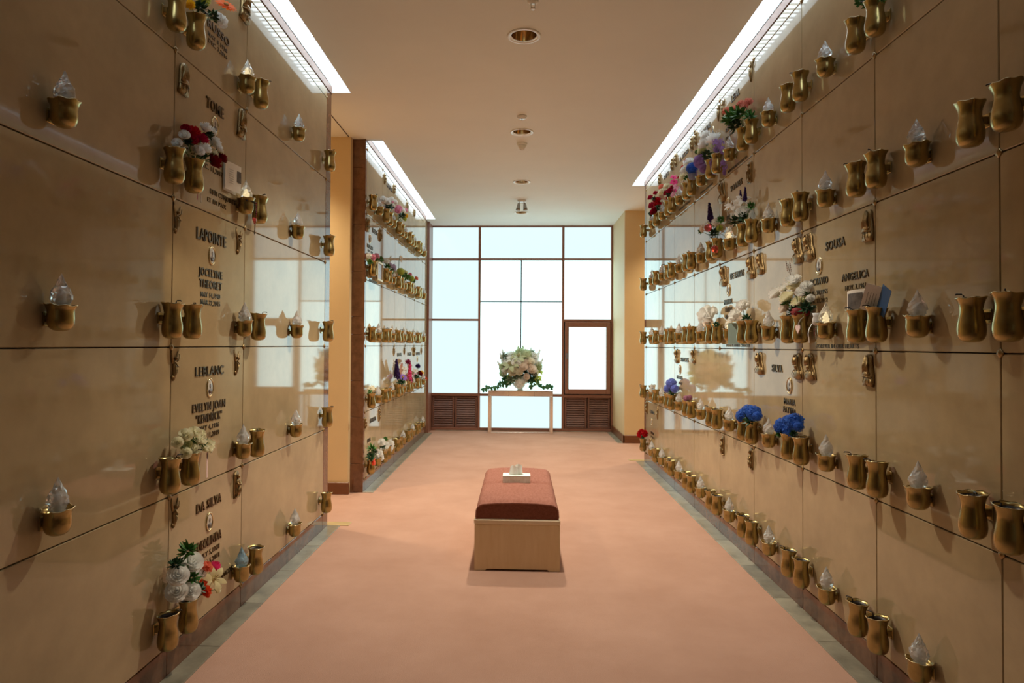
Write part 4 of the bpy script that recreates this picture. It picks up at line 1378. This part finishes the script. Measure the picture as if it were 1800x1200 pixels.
def bloom(kind, col):
    key = (kind, col)
    if key not in BLOOM:
        if kind == 'F':
            ms = ['leaf_' + col]
        elif kind == 'T':
            ms = ['twig']
        elif kind == 'K':
            ms = ['red_bright']
        else:
            ms = ['petal_' + col, 'flower_eye']
        BLOOM[key] = bloom_mesh(kind).data(BN[kind], ms, kind in 'RLGO')
    return BLOOM[key]


rb = random.Random(21)
GROW = {'R': 1.42, 'C': 1.38, 'L': 1.35, 'O': 1.35, 'H': 1.28, 'M': 1.2, 'G': 1.15, 'F': 1.3, 'S': 1.1, 'W': 1.6, 'T': 1.0, 'K': 1.0}


def add_blooms(t, base, blooms, out):
    """blooms: (kind, colour, position, size); base: where the stems meet; out: direction away from the wall"""
    sm = MB()
    for (k, c, p, s) in blooms:
        p = Vector(p)
        d = p - base
        dirv = (d.normalized() * .8 + out * .5 + Vector((0, -.45 if abs(out.x) > .5 else 0, .2)))
        if k in 'GLO' and abs(out.x) > .5:
            dirv = Vector(dirv) + Vector((0, -.7, 0))
        if k == 'S':
            dirv = d.normalized() + Vector((0, 0, 1.2))
        elif k in 'WT':
            dirv = Vector((0, 0, 1)) + out * .15
        elif k == 'K':
            dirv = Vector((0, 0, 1))
        elif k == 'F':
            dirv = d.normalized() + Vector((0, 0, .5))
        q = Vector(dirv).to_track_quat('Z', 'Y')
        q = q @ Matrix.Rotation(rb.uniform(0, 6.28) if k not in 'K' else PI / 2, 3, 'Z').to_quaternion()
        o = obj(BN[k], bloom(k, c), t, p - Vector(t.location), q.to_euler(), s * GROW[k])
        if k not in 'KT':
            tip = p - Vector(dirv).normalized() * s * .15
            if k == 'W':
                tip = p + Vector((0, 0, s * .5))
            mid = base.lerp(tip, .55) + Vector((0, 0, .01))
            sm.tube([base - Vector((0, 0, .03)), base, mid, tip], .0022, 5)
    put('stems', sm, 'stem_green', t, True, loc=tuple(-Vector(t.location)))


for (sd, y, z, lab, bl) in BOUQUETS:
    best = min(vase_spots, key=lambda q: (q[0] != sd, abs(q[2] - y) + 1.5 * abs(ROWZ[q[1]] + .19 - z)))
    base = Vector((wall_x(sd, .0575), best[2], ROWZ[best[1]] + .037 + .135))
    t = thing('flower_bouquet', lab, 'bouquet', tuple(base), 0, 'bouquets in the bronze vases')
    out = Vector((-1, 0, 0)) if sd == 'R' else Vector((1, 0, 0))
    add_blooms(t, base, [(k, c, (wall_x(sd, max(p, min(.14, .012 + s * (.60 if k == 'F' else .45) * GROW[k]) if k not in 'STW' else p)), yy, zz), s) for (k, c, p, yy, zz, s) in bl], out)

# ------------------------------------------------------------------ cards, beads and keepsakes
def sheet(name, w, h, m, parent, loc, rot, bend=0, nu=6, thick=.0012):
    mb = MB()
    P, F = [], []
    for j in range(2):
        for i in range(nu + 1):
            u = i / nu - .5
            zz = bend * (1 - 4 * u * u)
            P += [(u * w, (j - .5) * h, zz), (u * w, (j - .5) * h, zz + thick)]
    n2 = (nu + 1) * 2
    for i in range(nu):
        a, b = i * 2, (i + 1) * 2
        F += [(a, b, n2 + b, n2 + a), (a + 1, n2 + a + 1, n2 + b + 1, b + 1), (a, a + 1, b + 1, b), (n2 + a, n2 + b, n2 + b + 1, n2 + a + 1)]
    F += [(0, n2, n2 + 1, 1), (nu * 2, nu * 2 + 1, n2 + nu * 2 + 1, n2 + nu * 2)]
    mb.add(P, F)
    return put(name, mb, m, parent, False, loc, rot)


def wall_thing(name, label, cat, sd, p, y, z, group=None, rz=0):
    t = thing(name, label, cat, (wall_x(sd, p), y, z), 0, group)
    t.rotation_euler = (Matrix.Rotation(0, 3, 'Z') @ FRAME[sd].to_matrix()).to_euler()
    return t


# folded memorial card with a small portrait, left wall
t = wall_thing('memorial_card', 'folded white memorial card with small dark portrait taped to left wall', 'card', 'L', .004, 3.505, 2.395)
sheet('front_leaf', .150, .150, 'paper', t, (-.012, 0, .022), (0, -.14, 0), .004)
sheet('back_leaf', .155, .150, 'paper', t, (-.006, -.004, .0), (0, 0, 0), .0)
sheet('portrait', .036, .062, 'print_dark', t, (.034, .012, .0345), (0, -.14, 0))
for k in range(7):
    sheet('text_line', .045, .0022, 'print_text', t, (-.045, .035 - k * .012, .0258), (0, -.14, 0), 0, 1, .0004)
# red ribbon tassel below the red and white roses
t = wall_thing('ribbon_tassel', 'dark red ribbon with white cord and pointed tails hanging below red roses', 'ribbon', 'L', .03, 3.09, 2.37)
mb = MB()
for (x0, x1, zt, zb_, w) in ((0, .012, 0, -.11, .016), (.004, .030, -.01, -.13, .014), (-.006, -.012, -.05, -.19, .018)):
    mb.add([(x0 - w / 2, zt, .0), (x0 + w / 2, zt, .012), (x1 + w / 2, (zt + zb_) / 2, .004), (x1 - w / 2, (zt + zb_) / 2, .016),
            (x1 + w / 2, zb_ + .015, .006), (x1 - w / 2, zb_ + .01, .010), (x1 + .006, zb_, .008)], [(0, 1, 2, 3), (3, 2, 4, 5), (5, 4, 6)])
put('tails', mb, 'red_cloth', t)
put('cord', MB().tube([(-.010, .0, .012), (-.022, -.05, .014), (-.006, -.10, .014), (.016, -.16, .010), (.030, -.19, .006)], .0022, 6).tube([(-.010, 0, .012), (.004, .012, .012), (.012, 0, .012)], .002, 6), 'white_satin', t, True)
# pink bookmark below the cream roses
t = wall_thing('bookmark', 'narrow pink paper bookmark hanging under the cream roses, left wall', 'bookmark', 'L', .035, 3.215, .905)
sheet('strip', .030, .135, 'paper_pink', t, (0, 0, 0), (0, .25, 0), .002)
sheet('print', .018, .030, 'print_text', t, (.0, .040, .0045), (0, .25, 0), 0, 1, .0005)


def beads(name, label, sd, loc, loops, cross=None, heart=None):
    t = wall_thing(name, label, 'beads', sd, 0, loc[1], loc[2])
    t.location.x = loc[0]
    for i, (pts, m, r) in enumerate(loops):
        mb = MB()
        for a in range(len(pts) - 1):
            p, q = Vector(pts[a]), Vector(pts[a + 1])
            n = max(1, int((q - p).length / (r * 2.3)))
            for k in range(n):
                mb.ell(tuple(p.lerp(q, k / n)), r, r, r, 7, 5)
        mb.tube(pts, r * .3, 4)
        s = put('bead_string', mb, m, t, True)
    if cross:
        x, y, z, h, m = cross
        put('pendant_cross', MB().cbox(x - h * .09, x + h * .09, y - h / 2, y + h / 2, z - .002, z + .002, .001).cbox(x - h * .3, x + h * .3, y + h * .10, y + h * .26, z - .002, z + .002, .001), m, t)
    if heart:
        x, y, z, h, m = heart
        pts = []
        for k in range(24):
            a = 2 * PI * k / 24
            pts.append((x + h / 2 * (math.sin(a) ** 3), y + h / 34 * (13 * math.cos(a) - 5 * math.cos(2 * a) - 2 * math.cos(3 * a) - math.cos(4 * a))))
        put('heart', MB().relief(pts, h * .28, 4, z, x, y + h * .05), m, t, True)
    return t


beads('rosary', 'dark rosary with red enamel heart draped over a flame lamp, left wall', 'L', (wall_x('L', .0505), 3.604, 2.300),
      [([(-.035, -.012, .02), (-.01, -.012, .045), (.02, -.014, .047), (.042, -.014, .03)], 'bead_black', .0042),
       ([(.020, -.016, .050), (.022, -.06, .052), (.016, -.10, .050)], 'bead_red', .0040),
       ([(.044, -.014, .03), (.050, -.06, .035), (.046, -.12, .035), (.046, -.19, .032)], 'bead_black', .0036)],
      None, heart=(.006, -.115, .045, .045, 'red_glass'))
beads('rosary', 'crystal rosary with tiny cross hanging from a lit flame lamp, right wall', 'R', (wall_x('R', .0505), 3.457, 1.620),
      [([(-.035, .006, .03), (-.01, .008, .046), (.02, .008, .046), (.045, .006, .02)], 'bead_clear', .0042),
       ([(-.036, .004, .03), (-.044, -.04, .034), (-.040, -.085, .030)], 'bead_clear', .0036),
       ([(-.038, -.03, .040), (-.042, -.065, .040)], 'bead_red', .0036)],
      cross=(-.040, -.100, .03, .026, 'brass_bright'))
# memorial print and folded blue card, right wall
t = wall_thing('memorial_print', 'curled memorial photograph sheet tucked behind two vases on right wall', 'print', 'R', .006, 3.232, 1.650)
sheet('paper', .168, .246, 'paper', t, (0, 0, .004), (0, 0, 0), .014, 8)
sheet('photograph', .135, .105, 'print_dark', t, (.008, .055, .0125), (0, 0, 0), .010, 8)
for k in range(9):
    sheet('text_line', .115, .004, 'print_text', t, (-.002, -.016 - k * .011, .0145), (0, 0, 0), .009, 6, .0006)
t = wall_thing('greeting_card', 'blue and white folded card standing tilted in a vase', 'card', 'R', .066, 2.965, 1.715)
sheet('front_leaf', .072, .125, 'paper', t, (-.002, .0, .010), (0, .75, -.50))
sheet('back_leaf', .078, .125, 'card_blue', t, (.058, -.016, -.010), (0, -.02, -.50))
for k in range(4):
    sheet('text_line', .0018, .055, 'print_text', t, (-.014 + k * .008, .004 - k * .004, .0232 - k * .0074), (0, .75, -.50), 0, 1, .0005)
t = wall_thing('greeting_card', 'open sage green card standing between vases beside white peonies', 'card', 'R', .012, 4.90, 1.592)
sheet('front_leaf', .10, .150, 'card_green', t, (.052, 0, .050), (0, 1.15, 0))
sheet('back_leaf', .10, .158, 'card_pale', t, (-.070, .004, .030), (0, -.9, 0))
# pink heart tag and cloth wrap of the white garden rose bouquet
t = wall_thing('heart_tag', 'pink heart shaped tag hanging below the white garden roses', 'tag', 'R', .106, 3.66, 1.598)
pts = []
for k in range(28):
    a = 2 * PI * k / 28
    pts.append((.030 * (math.sin(a) ** 3), .030 / 17 * (13 * math.cos(a) - 5 * math.cos(2 * a) - 2 * math.cos(3 * a) - math.cos(4 * a))))
put('heart', MB().prism(pts, 0, .003, 'xy'), 'heart_pink', t)
put('loop', MB().tube([(-.004, .018, .002), (-.010, .045, -.01), (0, .065, -.03)], .0012, 5).tube([(.004, .018, .002), (.006, .05, -.01), (0, .065, -.03)], .0012, 5), 'white_satin', t, True)
o = tag(put('cloth_wrap', MB().lathe([(.030, -.01), (.046, .004), (.050, .022), (.047, .040), (.036, .046)], 20, fn=lambda i, a, r, z: (r * (1 + .08 * math.cos(5 * a)), z)), 'red_cloth', None, True,
            loc=(wall_x('R', .0575), JR[2] - .115, ROWZ[2] + .037 + .152)), 'dark red cloth wrap around the stems of white garden roses', 'cloth')
# white satin favour with ribbon
t = wall_thing('satin_favor', 'white satin favour with trailing ribbon beside a lit flame lamp', 'ornament', 'R', .075, 3.50, 1.640)
put('pouch', MB().lathe([(.012, -.03), (.022, -.022), (.024, .0), (.018, .018), (.024, .034), (.020, .035)], 16, c=(0, 0, 0), fn=lambda i, a, r, z: (r * (1 + .10 * math.cos(4 * a)), z)), 'white_satin', t, True, rot=(-PI / 2, 0, 0))
mb = MB()
mb.grid(lambda u, v: (-.012 - .010 * math.sin(v * 2) - .045 * v * v + (u - .5) * .010, -.02 - .10 * v, .022 + .012 * math.sin(v * 4)), 1, 8)
put('ribbon', mb, 'white_satin', t, fix=False)
# red glass ornaments
for (lab, p, y, z, r) in (('clear red glass bauble hanging in front of a fourth row vase, right wall', .095, 5.245, 2.262, .030),
                          ('red and white glass bauble nestled among purple delphinium, right wall', .115, 5.355, 2.450, .032)):
    t = wall_thing('glass_bauble', lab, 'bauble', 'R', p, y, z)
    put('ball', MB().ell((0, 0, 0), r, r, r, 18, 12), 'red_glass', t, True)
    put('cap', MB().lathe([(.008, r - .002), (.008, r + .006), (.003, r + .008)], 12), 'brass_bright', t, True, rot=(-PI / 2, 0, 0))
    put('loop', MB().tube([(0, r + .006, 0), (.004, r + .014, 0), (0, r + .020, 0), (-.004, r + .014, 0), (0, r + .006, 0)], .0012, 5), 'brass_bright', t, True)
# picture frame on the far left wall
t = wall_thing('picture_frame', 'small gold picture frame with photograph in front of vases, far left wall', 'picture frame', 'F', .085, 6.93, 2.270)
fw, fh = .27, .205
mb = MB()
for (a, b, c, d) in ((-fw / 2, fw / 2, fh / 2 - .022, fh / 2), (-fw / 2, fw / 2, -fh / 2, -fh / 2 + .022), (-fw / 2, -fw / 2 + .022, -fh / 2 + .022, fh / 2 - .022), (fw / 2 - .022, fw / 2, -fh / 2 + .022, fh / 2 - .022)):
    mb.cbox(a, b, c, d, 0, .016, .003)
put('frame', mb, 'frame_gold', t)
put('photograph', MB().box(-fw / 2 + .02, fw / 2 - .02, -fh / 2 + .02, fh / 2 - .02, .002, .006), 'photo_print', t)
put('backing', MB().box(-fw / 2 + .01, fw / 2 - .01, -fh / 2 + .01, fh / 2 - .01, -.006, .002), 'liner_black', t)
# tall orchid stem
t = thing('orchid_stem', 'single tall orchid stem with one white bloom, far left wall', 'orchid', (wall_x('F', .0575), JF[2] - .07, ROWZ[3] + .172))
put('stem', MB().tube([(0, 0, -.03), (0, .01, .10), (0, .03, .22), (0, .09, .285)], .004, 6), 'stem_green', t, True)
for (yy, zz, s) in ((.11, .265, .075), (.13, .225, .05)):
    obj('orchid_bloom', bloom('O', 'white'), t, (.01, yy, zz), (PI / 2 - .2, 0, PI / 2 - .5), s)

# ------------------------------------------------------------------ bench with tissue box
BX0, BX1, BY0, BY1 = -.294, .273, 4.41, 5.66
t = thing('bench', 'maple box bench with two rust fabric seat cushions in middle of carpet', 'bench', ((BX0 + BX1) / 2, BY0, 0))
w = (BX1 - BX0) / 2
L = BY1 - BY0
mb = MB()
mb.prism([(-w, 0), (-w + .07, 0), (-w + .082, .012), (w - .082, .012), (w - .07, 0), (w, 0), (w, .304), (-w, .304)], 0, .02, 'xz')
put('front_panel', mb, 'maple', t)
put('back_panel', MB().prism([(-w, 0), (-w + .07, 0), (-w + .082, .012), (w - .082, .012), (w - .07, 0), (w, 0), (w, .304), (-w, .304)], L - .02, L, 'xz'), 'maple', t)
for s in (-1, 1):
    a, b = sorted((s * w, s * (w - .02)))
    put('side_panel', MB().prism([(.02, .0), (.09, 0), (.102, .012), (L - .102, .012), (L - .09, 0), (L - .02, 0), (L - .02, .304), (.02, .304)], a, b, 'yz'), 'maple', t)
put('top_lip', MB().cbox(-w - .004, w + .004, -.006, L + .006, .304, .342, .008), 'maple_lip', t)


def cushion(y0, y1):
    cw = w - .012
    prof = [(-cw, .342), (-cw - .004, .36), (-cw - .002, .39)]
    for k in range(7):
        a = PI - k * PI / 12
        prof.append((-cw + .055 + .057 * math.cos(a), .400 + .052 * math.sin(a)))
    prof += [(-cw * .5, .460), (0, .464), (cw * .5, .460)]
    for k in range(7):
        a = PI / 2 - k * PI / 12
        prof.append((cw - .055 + .057 * math.cos(a), .400 + .052 * math.sin(a)))
    prof += [(cw + .002, .39), (cw + .004, .36), (cw, .342)]
    ns = 16
    P, F = [], []
    n = len(prof)
    for j in range(ns + 1):
        v = j / ns
        y = y0 + (y1 - y0) * v
        e = min(v, 1 - v) * (y1 - y0)
        dip = .016 * max(0, 1 - e / .035) ** 2
        for (x, z) in prof:
            k = (z - .342) / .122
            P.append((x * (1 - dip * .25), y, z - dip * k))
    for j in range(ns):
        for k in range(n - 1):
            F.append((j * n + k, j * n + k + 1, (j + 1) * n + k + 1, (j + 1) * n + k))
    mb = MB()
    mb.add(P, F)
    mb.mi = 1
    mb.add(P[:n], [tuple(range(n))])
    mb.add(P[-n:], [tuple(range(n))])
    mb.add([P[0], P[n - 1], P[-1], P[-n]], [(0, 1, 2, 3)])
    c = put('cushion', mb, ['fabric_rust', 'fabric_dark'], t, True)
    for y, s in ((y0, 0), (y1, -n)):
        pts = [P[k] if s == 0 else P[len(P) - n + k] for k in range(n)]
        put('piping', MB().tube(pts, .0055, 6), 'fabric_rust', c, True)


cushion(.004, L * .5 - .003)
cushion(L * .5 + .003, L - .004)
t = thing('tissue_box', 'white tissue box with a pulled tissue on the bench cushion', 'tissue box', (-.018, 5.0, .463))
put('box', MB().cbox(-.104, .104, 0, .115, -.004, .046, .002), 'box_print', t)
put('top_panel', MB().cbox(-.1045, .1045, -.0005, .1155, .045, .050, .001), 'tissue', t)
put('slit', MB().prism([(.055 * math.cos(2 * PI * k / 20), .058 + .020 * math.sin(2 * PI * k / 20)) for k in range(20)], .0498, .0506, 'xy'), 'leaf_sage', t)
mb = MB()
for (yy, ph, hh, x0, x1) in ((.048, 0, .072, -.058, .012), (.064, 1.3, .082, -.020, .046)):
    mb.grid(lambda u, v: (x0 + (x1 - x0) * u * (1 - .22 * v) + .010 * v, yy + .012 * math.sin(u * 7 + ph) * (.4 + v) + .006 * v, .048 + hh * v * (1 - .30 * abs(u - .45) ** 1.5 * 2)), 12, 8)
put('tissue', mb, 'tissue', t, True, fix=False)

# ------------------------------------------------------------------ mirrored console table with the large arrangement
t = thing('console_table', 'slim mirrored champagne console table in front of the window', 'table', (.020, 11.38, 0))
TW, TD = .552, .145
put('table_top', MB().cbox(-TW, TW, -TD, TD, .712, .727, .003), 'mirror_champagne', t)
for (a, b) in ((-TW, -.205), (-.202, .232), (.235, TW)):
    put('apron_panel', MB().cbox(a + .001, b - .001, -TD + .002, -TD + .02, .632, .711, .003), 'mirror_champagne', t)
put('apron_panel', MB().cbox(-TW + .05, TW - .05, TD - .02, TD - .002, .632, .711, .003), 'mirror_champagne', t)
for sx in (-1, 1):
    a, b = sorted((sx * TW, sx * (TW - .018)))
    put('apron_panel', MB().cbox(a, b, -TD + .021, TD - .021, .632, .711, .003), 'mirror_champagne', t)
    for sy in (-1, 1):
        x0, x1 = sorted((sx * (TW - .001), sx * (TW - .052)))
        y0_, y1_ = sorted((sy * (TD - .001), sy * (TD - .045)))
        put('leg', MB().cbox(x0, x1, y0_, y1_, 0, .631, .003), 'mirror_champagne', t)
put('foot_rail', MB().cbox(-TW + .053, TW - .053, -TD + .012, -TD + .030, .004, .016, .002), 'mirror_champagne', t)

uz = .727
ux, uy = .012, 11.38
t = thing('urn', 'pale ceramic urn holding the white flower arrangement', 'urn', (ux, uy, uz))
put('body', MB().lathe([(.050, 0), (.055, .006), (.046, .02), (.052, .035), (.075, .08), (.092, .13), (.096, .165), (.090, .18), (.098, .19), (.088, .19), (.08, .16), (.06, .10)], 32), 'ceramic', t, True)

t = thing('flower_arrangement', 'large white and cream flower arrangement with trailing ivy on mirrored table', 'arrangement', (ux, uy, uz + .17))


def A(px, py, y=0.0):
    # positions measured on the arrangement itself, 1 unit = 1 m
    return Vector((ux + px, uy - y, uz + py))


ARR = [('H', 'palegreen', A(.09, .605, .10), .19), ('H', 'white', A(-.02, .135, .17), .19), ('H', 'white', A(.06, .18, .14), .14),
       ('R', 'peach', A(-.115, .335, .24), .135), ('R', 'peach', A(-.135, .30, .20), .10), ('R', 'peach', A(-.01, .325, .26), .10), ('R', 'blush', A(.05, .41, .26), .115),
       ('R', 'peach', A(.165, .50, .17), .125), ('R', 'blush', A(.19, .375, .22), .135), ('R', 'peach', A(.235, .32, .16), .13), ('R', 'blush', A(.11, .245, .24), .085),
       ('R', 'blush', A(.10, .47, .20), .11), ('C', 'white', A(-.06, .48, .20), .17), ('C', 'white', A(-.20, .46, .12), .15), ('C', 'palegreen', A(-.05, .58, .10), .15),
       ('L', 'palegreen', A(-.16, .43, .22), .24), ('L', 'palegreen', A(-.03, .56, .18), .22), ('L', 'white', A(-.12, .52, .18), .2),
       ('S', 'palegreen', A(-.03, .60, .0), .28), ('S', 'white', A(-.27, .55, .0), .28), ('S', 'white', A(.16, .58, -.02), .28), ('S', 'white', A(.29, .55, .0), .28),
       ('S', 'white', A(-.30, .50, .05), .26), ('S', 'white', A(.33, .42, .05), .26), ('S', 'white', A(-.33, .38, .08), .24), ('S', 'palegreen', A(.04, .62, -.02), .26),
       ('C', 'palegreen', A(-.29, .40, .10), .13), ('C', 'palegreen', A(.31, .41, .10), .12), ('C', 'white', A(-.25, .34, .14), .14), ('R', 'blush', A(-.21, .38, .18), .09),
       ('C', 'white', A(.22, .58, .05), .14), ('C', 'palegreen', A(.0, .64, .05), .15), ('C', 'white', A(-.16, .60, .05), .14), ('C', 'white', A(.27, .46, .08), .14), ('C', 'palegreen', A(-.28, .30, .12), .13), ('C', 'white', A(.10, .56, .14), .12),
       ('O', 'lime', A(-.20, .21, .16), .12), ('O', 'lime', A(.33, .32, .10), .12), ('O', 'lime', A(.31, .20, .13), .13), ('O', 'lime', A(.29, .16, .12), .12), ('O', 'lime', A(-.12, .27, .22), .07),
       ('F', 'sage', A(-.06, .22, .18), .20), ('F', 'sage', A(-.17, .18, .16), .17), ('F', 'ivy', A(-.24, .20, .12), .16), ('F', 'dgreen', A(.20, .25, .14), .2), ('F', 'dgreen', A(.0, .40, .10), .22), ('F', 'sage', A(-.14, .48, .08), .2), ('F', 'sage', A(.13, .46, .06), .2),
       ('F', 'dgreen', A(.06, .30, .16), .16), ('F', 'sage', A(-.27, .56, .03), .17), ('F', 'sage', A(.20, .62, .0), .15)]
add_blooms(t, Vector((ux, uy, uz + .19)), [(k, c, tuple(p), s) for (k, c, p, s) in ARR], Vector((0, -1, 0)))
# ivy: trailing stems with single leaves
ri = random.Random(8)
mb = MB()
lf = MB()
ivy = [(-.045, .055), (-.030, .045), (-.048, .015), (-.022, -.005), (-.030, -.03), (0, -.05), (.030, -.03), (.022, -.005), (.048, .015), (.030, .045), (.045, .055), (.018, .05), (0, .042), (-.018, .05)]
lf.prism([(x, y) for x, y in ivy], 0, .0012, 'xy')
lf.v = [(x, y, z + .35 * abs(x) - 3 * y * y) for (x, y, z) in lf.v]
LEAF = fix_normals(lf.data('ivy_leaf', 'leaf_ivy'))
trails = [[(-.10, .18, .14), (-.22, .16, .16), (-.30, .06, .16), (-.42, .03, .15), (-.56, .03, .14), (-.62, -.02, .155), (-.67, -.03, .16)],
          [(-.10, .18, .14), (-.25, .12, .18), (-.34, .10, .15), (-.40, .04, .10)],
          [(.10, .17, .14), (.22, .14, .17), (.24, .04, .17)],
          [(.12, .18, .12), (.28, .14, .16), (.36, .05, .15), (.43, .03, .12), (.50, .05, .10), (.56, .03, .08)],
          [(.10, .17, .16), (.17, .10, .18), (.21, .01, .165)], [(-.08, .18, .16), (-.18, .12, .18), (-.26, .03, .12)]]
for tr in trails:
    pts = [A(*p) - Vector(t.location) for p in tr]
    mb.tube(pts, .0025, 5)
    for i in range(len(pts) - 1):
        n = max(2, int((pts[i + 1] - pts[i]).length / .034))
        for k in range(n):
            p = pts[i].lerp(pts[i + 1], k / n) + Vector((ri.uniform(-.012, .012), ri.uniform(-.02, .02), ri.uniform(0, .03)))
            obj('ivy_leaf', LEAF, t, p, (PI / 2 + ri.uniform(-.7, .5), ri.uniform(-.8, .8), ri.uniform(-.6, .6)), ri.uniform(.55, 1.0))
put('ivy_stems', mb, 'stem_green', t, True)
